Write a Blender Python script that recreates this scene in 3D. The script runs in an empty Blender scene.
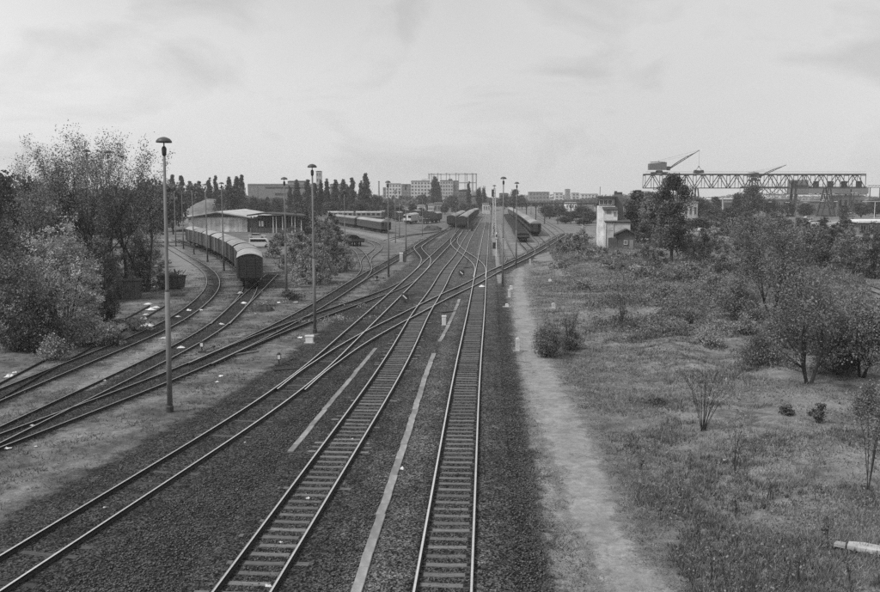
import bpy, math, random
import numpy as np
from mathutils import Vector, Matrix
R = math.radians
scene = bpy.context.scene
col = scene.collection

# ------------------------------------------------------------------ camera
F_PX, CX, CY, HOR = 856.0, 440.0, 296.0, 195.0      # focal length and centre in photo pixels (880 x 592)
CAM_H = 10.53
PITCH = math.atan((CY - HOR) / F_PX)
cam = bpy.data.cameras.new('camera'); camo = bpy.data.objects.new('camera', cam); col.objects.link(camo)
camo.location = (0, 0, CAM_H); camo.rotation_euler = (R(90) - PITCH, 0, 0)
cam.sensor_width = 36.0; cam.lens = 36.0 * F_PX / 880.0
cam.clip_start = 0.1; cam.clip_end = 12000
scene.camera = camo

# ------------------------------------------------------------------ world: overcast sky (black-and-white film, so neutral greys)
SUN_EL, SUN_AZ = 50.0, -118.0        # azimuth from +Y (view direction), negative = left
w = bpy.data.worlds.new('World'); scene.world = w; w.use_nodes = True
nt = w.node_tree; nt.nodes.clear(); L = nt.links.new
def wn(t, **k):
    n = nt.nodes.new(t)
    for a, b in k.items(): setattr(n, a, b)
    return n
wo = wn('ShaderNodeOutputWorld'); bg = wn('ShaderNodeBackground'); bg.inputs[1].default_value = 1.07
sky = wn('ShaderNodeTexSky', sky_type='NISHITA', sun_disc=False, sun_elevation=R(SUN_EL), sun_rotation=R(SUN_AZ), air_density=1.0, dust_density=4.0)
sbw = wn('ShaderNodeRGBToBW'); L(sky.outputs[0], sbw.inputs[0])
smul = wn('ShaderNodeMath', operation='MULTIPLY'); L(sbw.outputs[0], smul.inputs[0]); smul.inputs[1].default_value = 0.10
tc = wn('ShaderNodeTexCoord'); sep = wn('ShaderNodeSeparateXYZ'); L(tc.outputs['Generated'], sep.inputs[0])
zadd = wn('ShaderNodeMath', operation='ADD'); L(sep.outputs[2], zadd.inputs[0]); zadd.inputs[1].default_value = 0.30
zmx = wn('ShaderNodeMath', operation='MAXIMUM'); L(zadd.outputs[0], zmx.inputs[0]); zmx.inputs[1].default_value = 0.05
dx = wn('ShaderNodeMath', operation='DIVIDE'); dy = wn('ShaderNodeMath', operation='DIVIDE')
L(sep.outputs[0], dx.inputs[0]); L(zmx.outputs[0], dx.inputs[1]); L(sep.outputs[1], dy.inputs[0]); L(zmx.outputs[0], dy.inputs[1])
cmb = wn('ShaderNodeCombineXYZ'); L(dx.outputs[0], cmb.inputs[0]); L(dy.outputs[0], cmb.inputs[1])
n1 = wn('ShaderNodeTexNoise'); n1.inputs['Scale'].default_value = 1.0; n1.inputs['Detail'].default_value = 2; n1.inputs['Roughness'].default_value = 0.4; n1.inputs['Distortion'].default_value = 0.25
mp = wn('ShaderNodeMapping'); mp.inputs['Location'].default_value = (6.8, 9.2, 0.0); mp.inputs['Scale'].default_value = (1.0, 1.0, 2.0)
L(tc.outputs['Generated'], mp.inputs[0]); L(mp.outputs[0], n1.inputs[0])
cr = wn('ShaderNodeValToRGB')
cr.color_ramp.elements[0].position = 0.30; cr.color_ramp.elements[0].color = (0.62, 0.62, 0.62, 1)
cr.color_ramp.elements[1].position = 0.66; cr.color_ramp.elements[1].color = (0.97, 0.97, 0.97, 1)
n2 = wn('ShaderNodeTexNoise'); n2.inputs['Scale'].default_value = 5.0; n2.inputs['Detail'].default_value = 8; n2.inputs['Roughness'].default_value = 0.55; n2.inputs['Distortion'].default_value = 0.6
mp2 = wn('ShaderNodeMapping'); mp2.inputs['Location'].default_value = (2.2, 0.4, 1.0); mp2.inputs['Scale'].default_value = (1.0, 1.0, 2.2); L(tc.outputs['Generated'], mp2.inputs[0]); L(mp2.outputs[0], n2.inputs[0])
puff = wn('ShaderNodeMapRange'); puff.inputs[1].default_value = .52; puff.inputs[2].default_value = .68; puff.inputs[3].default_value = 0; puff.inputs[4].default_value = -.18; L(n2.outputs[0], puff.inputs[0])
fine = wn('ShaderNodeMapRange'); fine.inputs[1].default_value = .3; fine.inputs[2].default_value = .7; fine.inputs[3].default_value = -.025; fine.inputs[4].default_value = .025; L(n2.outputs[0], fine.inputs[0])
s1 = wn('ShaderNodeMath', operation='ADD'); L(n1.outputs[0], s1.inputs[0]); L(puff.outputs[0], s1.inputs[1])
s2 = wn('ShaderNodeMath', operation='ADD'); L(s1.outputs[0], s2.inputs[0]); L(fine.outputs[0], s2.inputs[1])
L(s2.outputs[0], cr.inputs[0])
cbw = wn('ShaderNodeRGBToBW'); L(cr.outputs[0], cbw.inputs[0])
mx = wn('ShaderNodeMix'); mx.data_type = 'FLOAT'; mx.inputs[0].default_value = 0.74
L(smul.outputs[0], mx.inputs[2]); L(cbw.outputs[0], mx.inputs[3])
L(mx.outputs[0], bg.inputs[0]); L(bg.outputs[0], wo.inputs[0])

sl = bpy.data.lights.new('sun', 'SUN'); so = bpy.data.objects.new('sun', sl); col.objects.link(so)
sl.energy = 2.8; sl.angle = R(10); sl.color = (1, 1, 1)
_d = Vector((math.sin(R(SUN_AZ)) * math.cos(R(SUN_EL)), math.cos(R(SUN_AZ)) * math.cos(R(SUN_EL)), math.sin(R(SUN_EL))))
so.rotation_euler = _d.to_track_quat('Z', 'Y').to_euler(); so.location = (-40, 40, 60)

vs = scene.view_settings; vs.view_transform = 'Standard'; vs.look = 'None'; vs.exposure = 0.0; vs.gamma = 1.0; vs.use_curve_mapping = False
scene.render.engine = 'CYCLES'
scene.cycles.use_denoising = False
scene.cycles.max_bounces = 6; scene.cycles.diffuse_bounces = 2; scene.cycles.glossy_bounces = 2; scene.cycles.transmission_bounces = 3
scene.cycles.volume_bounces = 2; scene.cycles.transparent_max_bounces = 12
scene.cycles.caustics_reflective = False; scene.cycles.caustics_refractive = False

# ------------------------------------------------------------------ pixels to places
_cp, _sp = math.cos(PITCH), math.sin(PITCH)
def ray(px, py):
    u, v = (px - CX) / F_PX, (CY - py) / F_PX
    return Vector((u, _cp + v * _sp, v * _cp - _sp))
def P(px, py, z=0.0):
    d = ray(px, py); t = (z - CAM_H) / d.z
    return Vector((d.x * t, d.y * t, z))
def at(px, py, Y):                       # the point of the ray at depth Y
    d = ray(px, py); t = Y / d.y
    return Vector((d.x * t, Y, CAM_H + d.z * t))
def mpp(Y): return Y / F_PX              # metres per photo pixel

# ------------------------------------------------------------------ terrain height
def smooth01(t): t = np.clip(t, 0, 1); return t * t * (3 - 2 * t)
def _wave(x, y):
    return (np.sin(x * .31 + 1.3 * np.sin(y * .17)) * np.cos(y * .27 + .8 * np.sin(x * .21)) * .5
            + .3 * np.sin(x * .83 + y * .41) * np.cos(y * .71 - x * .33) + .12 * np.sin(2.1 * x + .7 * y) * np.sin(1.7 * y - .4 * x))
MEADOW_X = lambda y: 5.5 + .06 * y
def gz(x, y):
    x = np.asarray(x, float); y = np.asarray(y, float)
    e = MEADOW_X(y)
    m = smooth01((x - e) / 7.0) * smooth01((y - 14) / 10) * (1 - smooth01((y - 125) / 40))
    m = m * (1 - smooth01((x - e - 22) / 8))
    h = m * (.30 + .42 * _wave(x, y))
    # two low earth heaps in the meadow
    for (hx, hy, r, a) in ((24.5, 73, 3.4, .7), (13.6, 75, 3.0, .4), (33, 92, 5, .8), (26, 105, 5, .7), (20, 118, 5, .6)):
        h = h + a * np.exp(-((x - hx) ** 2 + (y - hy) ** 2) / (r * r))
    ml = smooth01((-24 - .12 * y - x) / 5.0) * smooth01((y - 30) / 10) * (1 - smooth01((y - 95) / 20))
    h = h + ml * (.15 + .25 * _wave(x, y))
    return h
def G(px, py):                           # pixel -> point on the terrain
    p = P(px, py, 0.0)
    for _ in range(6): p = P(px, py, float(gz(p.x, p.y)))
    return p

# ------------------------------------------------------------------ materials
MAT = {}
def mat(name, v, rough=.85, var=.25, scale=3.0, bump=0.0, bscale=20.0, spec=.3, metal=0.0, stretch=None, fine=0.0, fscale=40.0):
    m = bpy.data.materials.new(name); m.use_nodes = True
    n = m.node_tree.nodes; l = m.node_tree.links.new; b = n['Principled BSDF']
    b.inputs['Roughness'].default_value = rough; b.inputs['Metallic'].default_value = metal
    b.inputs['Specular IOR Level'].default_value = spec
    tcn = n.new('ShaderNodeTexCoord'); src = tcn.outputs['Object']
    if stretch:
        mpn = n.new('ShaderNodeMapping'); mpn.inputs['Scale'].default_value = stretch; l(src, mpn.inputs[0]); src = mpn.outputs[0]
    no = n.new('ShaderNodeTexNoise'); no.inputs['Scale'].default_value = scale; no.inputs['Detail'].default_value = 6; no.inputs['Roughness'].default_value = .62
    l(src, no.inputs[0])
    mr = n.new('ShaderNodeMapRange'); mr.inputs[1].default_value = .28; mr.inputs[2].default_value = .72
    mr.inputs[3].default_value = v * (1 - var); mr.inputs[4].default_value = v * (1 + var); l(no.outputs[0], mr.inputs[0])
    oi = n.new('ShaderNodeObjectInfo'); om = n.new('ShaderNodeMapRange'); om.inputs[3].default_value = 1 - var * .6; om.inputs[4].default_value = 1 + var * .6
    l(oi.outputs['Random'], om.inputs[0])
    mu = n.new('ShaderNodeMath'); mu.operation = 'MULTIPLY'; l(mr.outputs[0], mu.inputs[0]); l(om.outputs[0], mu.inputs[1]); out = mu.outputs[0]
    if fine:
        f = n.new('ShaderNodeTexNoise'); f.inputs['Scale'].default_value = fscale; f.inputs['Detail'].default_value = 3; l(src, f.inputs[0])
        fm = n.new('ShaderNodeMapRange'); fm.inputs[1].default_value = .3; fm.inputs[2].default_value = .7; fm.inputs[3].default_value = 1 - fine; fm.inputs[4].default_value = 1 + fine; l(f.outputs[0], fm.inputs[0])
        m2 = n.new('ShaderNodeMath'); m2.operation = 'MULTIPLY'; l(out, m2.inputs[0]); l(fm.outputs[0], m2.inputs[1]); out = m2.outputs[0]
    l(out, b.inputs['Base Color'])
    if bump:
        bn = n.new('ShaderNodeTexNoise'); bn.inputs['Scale'].default_value = bscale; bn.inputs['Detail'].default_value = 4; l(src, bn.inputs[0])
        bp = n.new('ShaderNodeBump'); bp.inputs['Strength'].default_value = bump; bp.inputs['Distance'].default_value = .05; l(bn.outputs[0], bp.inputs['Height']); l(bp.outputs[0], b.inputs['Normal'])
    MAT[name] = m; return m
mat('timber', .135, .9, .5, 2.5, .4, 30, stretch=(.6, 6, 6), fine=.3, fscale=12)
mat('timber_dark', .06, .9, .5, 2.5, .4, 30, stretch=(.6, 6, 6), fine=.3, fscale=12)
mat('rail_side', .02, .8, .3, 2.0, .2, 20)
mat('rail_top', .85, .3, .15, 6.0, 0, metal=.9)
mat('rail_top_dull', .42, .42, .2, 4.0, 0, metal=.8)
mat('steel_dark', .05, .6, .3, 1.5, .1, 15)
mat('steel_grey', .13, .6, .25, 1.2, .1, 15)
mat('steel_mid', .2, .6, .25, 1.2)
mat('lamp_metal', .085, .55, .25, 2.0)
mat('lamp_shade', .07, .45, .2, 3.0)
mat('pole_grey', .13, .7, .3, .8, .1, 20)
mat('wood_planks', .13, .85, .35, 1.2, .25, 12, stretch=(1, 1, .2), fine=.25, fscale=9)
mat('wagon_end', .055, .85, .3, 1.5, .25, 12, stretch=(.3, 1, 3))
mat('wagon_roof', .25, .8, .45, .8, .1, 8)
mat('wagon_under', .012, .9, .3, 2)
mat('coach_side', .06, .55, .2, .6)
mat('coach_roof', .25, .7, .25, .4)
mat('coach_light', .38, .6, .2, .6)
mat('white_paint', .72, .6, .15, 1.5)
mat('white_worn', .55, .75, .3, 2.0, fine=.2, fscale=9)
mat('concrete', .23, .9, .4, 1.4, .3, 30, fine=.2, fscale=60)
mat('concrete_light', .38, .9, .2, 1.6, .2, 20, fine=.15, fscale=40)
mat('plaster', .54, .9, .38, .7, .1, 10, fine=.15, fscale=6)
mat('plaster_dirty', .42, .9, .35, .6, .1, 10, fine=.2, fscale=5)
mat('plaster_grey', .20, .9, .25, .5)
mat('brick_dark', .085, .9, .3, 1.5, .2, 12, fine=.25, fscale=14)
mat('brick_mid', .15, .9, .3, 1.0, .2, 12, fine=.2, fscale=10)
mat('roof_felt', .06, .9, .3, .8, .1, 8)
mat('roof_light', .34, .85, .35, .4)
mat('roof_mid', .26, .85, .25, .4)
mat('glass_dark', .02, .12, .2, 1.0, spec=.6)
mat('rubber', .02, .8, .2, 4)
mat('car_white', .6, .3, .06, .6, spec=.5)
mat('car_light', .42, .3, .06, .6, spec=.5)
mat('rust', .07, .9, .4, 3, .3, 20)
mat('bark', .045, .95, .35, 5, .5, 25, stretch=(1, 1, .25))
mat('bark_mid', .075, .95, .35, 5, .5, 25, stretch=(1, 1, .25))
mat('paper', .62, .9, .2, 3.0)
mat('gravel_heap', .15, .95, .3, .15, .3, 2, fine=.2, fscale=1.0)
mat('asphalt', .3, .95, .15, .3, fine=.1, fscale=3)
mat('stone', .07, .9, .5, 40)

def leafmat(name, v, trans=.2, rough=.6):
    m = bpy.data.materials.new(name); m.use_nodes = True
    n = m.node_tree.nodes; l = m.node_tree.links.new; n.clear()
    o = n.new('ShaderNodeOutputMaterial'); d = n.new('ShaderNodeBsdfDiffuse'); t = n.new('ShaderNodeBsdfTranslucent'); g = n.new('ShaderNodeBsdfGlossy'); g.inputs['Roughness'].default_value = rough
    a = n.new('ShaderNodeAttribute'); a.attribute_name = 'tone'
    mr = n.new('ShaderNodeMapRange'); mr.inputs[3].default_value = v * .4; mr.inputs[4].default_value = v * 1.5; l(a.outputs['Fac'], mr.inputs[0])
    oi = n.new('ShaderNodeObjectInfo'); om = n.new('ShaderNodeMapRange'); om.inputs[3].default_value = .82; om.inputs[4].default_value = 1.2; l(oi.outputs['Random'], om.inputs[0])
    mu = n.new('ShaderNodeMath'); mu.operation = 'MULTIPLY'; l(mr.outputs[0], mu.inputs[0]); l(om.outputs[0], mu.inputs[1])
    l(mu.outputs[0], d.inputs[0]); l(mu.outputs[0], t.inputs[0]); g.inputs[0].default_value = (.5, .5, .5, 1)
    m1 = n.new('ShaderNodeMixShader'); m1.inputs[0].default_value = trans; l(d.outputs[0], m1.inputs[1]); l(t.outputs[0], m1.inputs[2])
    m2 = n.new('ShaderNodeMixShader'); m2.inputs[0].default_value = .02; l(m1.outputs[0], m2.inputs[1]); l(g.outputs[0], m2.inputs[2])
    l(m2.outputs[0], o.inputs[0]); MAT[name] = m
leafmat('leaf', .19); leafmat('leaf_dark', .12); leafmat('leaf_light', .40); leafmat('leaf_pale', .24); leafmat('grass_blade', .27, .35, .7); leafmat('grass_dark', .12, .3, .7); leafmat('leaf_far', .09, .2)

# ------------------------------------------------------------------ ground materials
def ground_mat(name, kind):
    m = bpy.data.materials.new(name); m.use_nodes = True
    n = m.node_tree.nodes; l = m.node_tree.links.new; b = n['Principled BSDF']; b.inputs['Roughness'].default_value = .95; b.inputs['Specular IOR Level'].default_value = .15
    g = n.new('ShaderNodeNewGeometry'); pos = g.outputs['Position']
    def noise(s, det=6, ro=.6, dist=0.0, st=None):
        x = n.new('ShaderNodeTexNoise'); x.inputs['Scale'].default_value = s; x.inputs['Detail'].default_value = det; x.inputs['Roughness'].default_value = ro; x.inputs['Distortion'].default_value = dist
        if st:
            q = n.new('ShaderNodeMapping'); q.inputs['Scale'].default_value = st; l(pos, q.inputs[0]); l(q.outputs[0], x.inputs[0])
        else: l(pos, x.inputs[0])
        return x.outputs[0]
    def rng(s, a, bb, lo, hi):
        x = n.new('ShaderNodeMapRange'); x.inputs[1].default_value = a; x.inputs[2].default_value = bb; x.inputs[3].default_value = lo; x.inputs[4].default_value = hi; l(s, x.inputs[0]); return x.outputs[0]
    def op(o, a, bb):
        x = n.new('ShaderNodeMath'); x.operation = o
        for i, s in enumerate((a, bb)):
            if isinstance(s, (int, float)): x.inputs[i].default_value = s
            else: l(s, x.inputs[i])
        return x.outputs[0]
    def mixf(f, a, bb):
        x = n.new('ShaderNodeMix'); x.data_type = 'FLOAT'
        for i, s in zip((0, 2, 3), (f, a, bb)):
            if isinstance(s, (int, float)): x.inputs[i].default_value = s
            else: l(s, x.inputs[i])
        return x.outputs[0]
    def vor(s, feat='F1'):
        x = n.new('ShaderNodeTexVoronoi'); x.inputs['Scale'].default_value = s; x.feature = feat; l(pos, x.inputs[0]); return x
    if kind == 'ground':
        at_ = n.new('ShaderNodeAttribute'); at_.attribute_name = 'meadow'; mead = at_.outputs['Fac']
        dirt = op('MULTIPLY', rng(noise(.35, 8, .62, .4), .34, .66, .07, .195), rng(noise(11, 5, .8), .25, .75, .35, 1.65))
        dirt = op('MULTIPLY', dirt, rng(noise(1.9, 7, .8, .6), .3, .7, .4, 1.55))
        gr = op('MULTIPLY', rng(noise(.22, 7, .6, .3), .3, .7, .15, .25), rng(noise(1.6, 6, .7, .5), .3, .7, .68, 1.32))
        gr = op('MULTIPLY', gr, rng(noise(16, 4, .8), .25, .75, .3, 1.7))
        dk = rng(noise(.55, 6, .7, .8), .5, .66, 0, .62)
        gr = op('MULTIPLY', gr, op('SUBTRACT', 1.0, dk))
        soil = rng(noise(.4, 7, .7, .7), .56, .64, 0, 1); gr = mixf(op('MULTIPLY', soil, .7), gr, rng(noise(8, 4, .8), .25, .75, .13, .34))
        c = mixf(mead, dirt, gr)
        hb = op('ADD', op('MULTIPLY', noise(3, 5, .7), 1.0), op('MULTIPLY', noise(18, 3, .7), .5))
        bd, bs = .12, .7
    elif kind == 'ballast':
        v = vor(19); vc = n.new('ShaderNodeRGBToBW'); l(v.outputs['Color'], vc.inputs[0])
        vp = op('POWER', vc.outputs[0], 2.2); c = op('MULTIPLY', rng(vp, .02, .8, .004, .16), rng(noise(.6, 6, .6), .3, .7, .66, 1.3))
        c = op('MULTIPLY', c, rng(noise(4, 4, .7), .3, .7, .6, 1.4))
        oil = rng(noise(.25, 4, .6, .3), .5, .66, 1.0, .7); c = op('MULTIPLY', c, oil)
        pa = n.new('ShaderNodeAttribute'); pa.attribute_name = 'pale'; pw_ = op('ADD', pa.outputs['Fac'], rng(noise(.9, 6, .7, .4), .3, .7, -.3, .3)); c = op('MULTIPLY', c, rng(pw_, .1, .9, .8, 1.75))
        hb = v.outputs['Distance']; bd, bs = .05, .9
    elif kind == 'path':
        c = op('MULTIPLY', rng(noise(.5, 7, .62, .3), .3, .7, .19, .29), rng(noise(38, 3, .8), .25, .75, .55, 1.45))
        c = op('MULTIPLY', c, rng(noise(2.6, 6, .75, .4), .3, .7, .68, 1.28))
        hb = noise(14, 5, .7); bd, bs = .05, .6
    elif kind == 'drygrass':
        c = op('MULTIPLY', rng(noise(.6, 7, .65, .4), .3, .7, .16, .27), rng(noise(18, 4, .8), .25, .75, .3, 1.7))
        c = op('MULTIPLY', c, rng(noise(2.2, 6, .75, .5), .3, .7, .55, 1.35))
        hb = noise(12, 5, .7); bd, bs = .08, .7
    elif kind == 'sand':
        c = op('MULTIPLY', rng(noise(.4, 6, .6), .3, .7, .16, .24), rng(noise(6, 4, .7), .3, .7, .8, 1.2))
        hb = noise(8, 4, .7); bd, bs = .04, .5
    l(c, b.inputs['Base Color'])
    bp = n.new('ShaderNodeBump'); bp.inputs['Strength'].default_value = bs; bp.inputs['Distance'].default_value = bd; l(hb, bp.inputs['Height']); l(bp.outputs[0], b.inputs['Normal'])
    if kind != 'ground':                  # ragged, thinning edge of a loose covering (gravel, trodden earth)
        ea = n.new('ShaderNodeAttribute'); ea.attribute_name = 'cover'
        e = op('ADD', ea.outputs['Fac'], op('ADD', rng(noise(.8, 8, .8, .8), .25, .75, -.75, .75), rng(noise(14, 4, .8), .25, .75, -.35, .35)))
        al = rng(e, .15, .85, 0, 1)
        tr = n.new('ShaderNodeBsdfTransparent'); ms = n.new('ShaderNodeMixShader'); l(al, ms.inputs[0]); l(tr.outputs[0], ms.inputs[1]); l(b.outputs[0], ms.inputs[2])
        l(ms.outputs[0], n['Material Output'].inputs[0])
    MAT[name] = m
for k in ('ground', 'ballast', 'path', 'drygrass', 'sand'): ground_mat(k, k)

# ------------------------------------------------------------------ mesh helpers
class MB:
    def __init__(s): s.v = []; s.f = []; s.m = []
    def add(s, vs, fs, mi=0):
        k = len(s.v); s.v += [tuple(q) for q in vs]; s.f += [tuple(i + k for i in f) for f in fs]; s.m += [mi] * len(fs); return s
    def box(s, c, d, rz=0.0, mi=0, mat_=None):
        x, y, z = d[0] / 2, d[1] / 2, d[2] / 2
        vs = [Vector((a * x, b * y, e * z)) for e in (-1, 1) for b in (-1, 1) for a in (-1, 1)]
        M = mat_ if mat_ is not None else Matrix.Rotation(rz, 3, 'Z')
        c = Vector(c)
        return s.add([c + M @ q for q in vs], [(0, 2, 3, 1), (4, 5, 7, 6), (0, 1, 5, 4), (2, 6, 7, 3), (0, 4, 6, 2), (1, 3, 7, 5)], mi)
    def bar(s, a, b, wd, ht=None, mi=0):
        a, b = Vector(a), Vector(b); d = b - a; ln = d.length
        q = d.to_track_quat('X', 'Z').to_matrix()
        return s.box((a + b) / 2, (ln, wd, ht or wd), mi=mi, mat_=q)
    def tube(s, pts, rs, n=8, mi=0, cap=True):
        pts = [Vector(p) for p in pts]; k = len(s.v); N = len(pts)
        up = Vector((.31, .17, .93))
        for i, p in enumerate(pts):
            d = (pts[min(i + 1, N - 1)] - pts[max(i - 1, 0)]).normalized()
            a = d.cross(up if abs(d.dot(up)) < .95 else Vector((1, 0, 0))).normalized(); b = d.cross(a)
            r = rs[i] if hasattr(rs, '__len__') else rs
            for j in range(n):
                t = 2 * math.pi * j / n; s.v.append(tuple(p + a * (r * math.cos(t)) + b * (r * math.sin(t))))
        for i in range(N - 1):
            for j in range(n):
                j2 = (j + 1) % n; s.f.append((k + i * n + j, k + i * n + j2, k + (i + 1) * n + j2, k + (i + 1) * n + j)); s.m.append(mi)
        if cap:
            s.f.append(tuple(k + j for j in range(n - 1, -1, -1))); s.f.append(tuple(k + (N - 1) * n + j for j in range(n))); s.m += [mi, mi]
        return s
    def lathe(s, prof, n=16, c=(0, 0, 0), mi=0):
        k = len(s.v); N = len(prof)
        for (r, z) in prof:
            for j in range(n):
                t = 2 * math.pi * j / n; s.v.append((c[0] + r * math.cos(t), c[1] + r * math.sin(t), c[2] + z))
        for i in range(N - 1):
            for j in range(n):
                j2 = (j + 1) % n; s.f.append((k + i * n + j, k + i * n + j2, k + (i + 1) * n + j2, k + (i + 1) * n + j)); s.m.append(mi)
        s.f.append(tuple(k + j for j in range(n - 1, -1, -1))); s.f.append(tuple(k + (N - 1) * n + j for j in range(n))); s.m += [mi, mi]
        return s
    def prism(s, prof, x0, x1, mi=0, axis='x'):      # closed profile (list of 2d) extruded
        k = len(s.v); n = len(prof)
        for xx in (x0, x1):
            for (a, b) in prof: s.v.append((xx, a, b) if axis == 'x' else ((a, xx, b) if axis == 'y' else (a, b, xx)))
        for j in range(n):
            j2 = (j + 1) % n; s.f.append((k + j, k + j2, k + n + j2, k + n + j)); s.m.append(mi)
        s.f.append(tuple(k + j for j in range(n - 1, -1, -1))); s.f.append(tuple(k + n + j for j in range(n))); s.m += [mi, mi]
        return s
    def mesh(s, name, mats, smooth=False):
        me = bpy.data.meshes.new(name); me.from_pydata(s.v, [], s.f)
        for m in (mats if isinstance(mats, (list, tuple)) else [mats]): me.materials.append(MAT[m])
        me.polygons.foreach_set('material_index', s.m)
        if smooth: me.polygons.foreach_set('use_smooth', [True] * len(s.f))
        me.update(); return me
    def build(s, name, mats, parent=None, smooth=False, loc=None):
        return obj(name, s.mesh(name, mats, smooth), parent, loc)
def obj(name, me, parent=None, loc=None, rz=None, kind=None):
    o = bpy.data.objects.new(name, me); col.objects.link(o)
    if parent is not None: o.parent = parent
    if loc is not None: o.location = loc
    if rz is not None: o.rotation_euler = (0, 0, rz)
    if kind: o['kind'] = kind
    return o
def tag(o, label, cat, group=None):
    o['label'] = label; o['category'] = cat
    if group: o['group'] = group
    return o
def thing(name, label, cat, loc=(0, 0, 0), rz=0.0, group=None):
    o = bpy.data.objects.new(name, None); col.objects.link(o); o.empty_display_size = .3
    o.location = loc; o.rotation_euler = (0, 0, rz); return tag(o, label, cat, group)
def dup(root, loc, rz, label, group=None):
    r = root.copy(); col.objects.link(r); r.location = loc; r.rotation_euler = (0, 0, rz); r['label'] = label
    if group: r['group'] = group
    for ch in root.children:
        c = ch.copy(); col.objects.link(c); c.parent = r
        for g in ch.children:
            d = g.copy(); col.objects.link(d); d.parent = c
    return r
def np_mesh(name, V, Q, mats, tone=None, mi=None, smooth=False):
    """numpy verts (n,3), faces (m,k) of equal size"""
    me = bpy.data.meshes.new(name); k = Q.shape[1]
    me.vertices.add(len(V)); me.vertices.foreach_set('co', np.ascontiguousarray(V, np.float32).ravel())
    me.loops.add(Q.size); me.loops.foreach_set('vertex_index', np.ascontiguousarray(Q, np.int32).ravel())
    me.polygons.add(len(Q)); me.polygons.foreach_set('loop_start', np.arange(0, Q.size, k, dtype=np.int32))
    if mi is not None: me.polygons.foreach_set('material_index', np.asarray(mi, np.int32))
    if smooth: me.polygons.foreach_set('use_smooth', np.ones(len(Q), bool))
    for m in (mats if isinstance(mats, (list, tuple)) else [mats]): me.materials.append(MAT[m])
    me.update(calc_edges=True)
    if tone is not None:
        a = me.attributes.new('tone', 'FLOAT', 'FACE'); a.data.foreach_set('value', np.ascontiguousarray(tone, np.float32))
    return me
ORD = ['', 'first', 'second', 'third', 'fourth', 'fifth', 'sixth', 'seventh', 'eighth', 'ninth', 'tenth', 'eleventh', 'twelfth', 'thirteenth', 'fourteenth', 'fifteenth', 'sixteenth', 'seventeenth', 'eighteenth', 'nineteenth', 'twentieth']

# ------------------------------------------------------------------ ground sheet
def axis(spec):
    out = [spec[0][0]]
    for a, b, st in spec:
        n = max(1, int(round((b - a) / st))); out += [a + (b - a) * (i + 1) / n for i in range(n)]
    return np.array(out)
def grid_sheet(name, xs, ys, zf, mats, attr=None, attrname='cover', keep=None):
    X, Y = np.meshgrid(xs, ys); Z = zf(X, Y); nx = len(xs); ny = len(ys)
    I = np.arange(nx * ny).reshape(ny, nx)
    Q = np.stack([I[:-1, :-1], I[:-1, 1:], I[1:, 1:], I[1:, :-1]], -1).reshape(-1, 4)
    V = np.stack([X, Y, Z], -1).reshape(-1, 3)
    A = attr(X, Y).ravel() if attr is not None else None
    if keep is not None:
        k = A[Q].max(1) > keep; Q = Q[k]; u, inv = np.unique(Q, return_inverse=True); V = V[u]; A = A[u]; Q = inv.reshape(-1, 4)
    me = np_mesh(name, V, Q, mats, smooth=True)
    if A is not None:
        a = me.attributes.new(attrname, 'FLOAT', 'POINT'); a.data.foreach_set('value', A.astype(np.float32))
    return me
gx = axis([(-3000, -400, 200), (-400, -110, 20), (-110, -30, 2), (-30, 0, 3), (0, 60, .8), (60, 120, 3), (120, 400, 20), (400, 3000, 200)])
gy = axis([(-60, 15, 8), (15, 90, .8), (90, 230, 2.5), (230, 500, 15), (500, 4000, 250)])
def meadow_attr(x, y): return np.clip((x - 6.0 - .03 * y) / 4.0, 0, 1) * (1 - .6 * smooth01((y - 200) / 120))
ground = obj('ground', grid_sheet('ground', gx, gy, gz, 'ground', meadow_attr, 'meadow')); ground['kind'] = 'structure'

# ------------------------------------------------------------------ tracks
TR = {}
def resample(pts, step=1.0):
    pts = np.array([(p[0], p[1]) for p in pts], float)
    n = len(pts); out = []
    ext = np.vstack([2 * pts[0] - pts[1], pts, 2 * pts[-1] - pts[-2]])
    for i in range(n - 1):                                     # centripetal-ish Catmull-Rom
        p0, p1, p2, p3 = ext[i:i + 4]; d = np.linalg.norm(p2 - p1)
        m1 = (p2 - p0) / max(np.linalg.norm(p2 - p0), 1e-6) * d; m2 = (p3 - p1) / max(np.linalg.norm(p3 - p1), 1e-6) * d
        for t in np.linspace(0, 1, max(4, int(d / .5)), endpoint=False):
            out.append((2 * t ** 3 - 3 * t ** 2 + 1) * p1 + (t ** 3 - 2 * t ** 2 + t) * m1 + (-2 * t ** 3 + 3 * t ** 2) * p2 + (t ** 3 - t ** 2) * m2)
    out.append(pts[-1]); out = np.array(out)
    s = np.r_[0, np.cumsum(np.linalg.norm(np.diff(out, axis=0), axis=1))]
    u = np.arange(0, s[-1], step)
    return np.stack([np.interp(u, s, out[:, 0]), np.interp(u, s, out[:, 1])], 1)
def smooth_line(c, wdw):
    n = len(c); o = c.copy()
    for i in range(n):
        k = min(wdw, i, n - 1 - i); o[i] = c[i - k:i + k + 1].mean(0)
    return o
def define_track(key, px, z, wdw=8, back=0, fwd=0):
    g = [P(x, y, z) for x, y in px]
    if back: d = (g[0] - g[1]).normalized(); g.insert(0, g[0] + d * back)
    if fwd: d = (g[-1] - g[-2]).normalized(); g.append(g[-1] + d * fwd)
    c = smooth_line(resample(g), wdw); c = resample(c, 1.0)
    TR[key] = c; return c
RZ = .23                                                        # railhead of the main lines
define_track('T1', [(442.5, 592), (465.9, 380), (470.3, 350), (476.9, 305), (480.2, 276), (483.6, 250.6), (486.3, 230.3), (488.2, 216.8)], RZ, 10, back=26, fwd=120)
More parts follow.
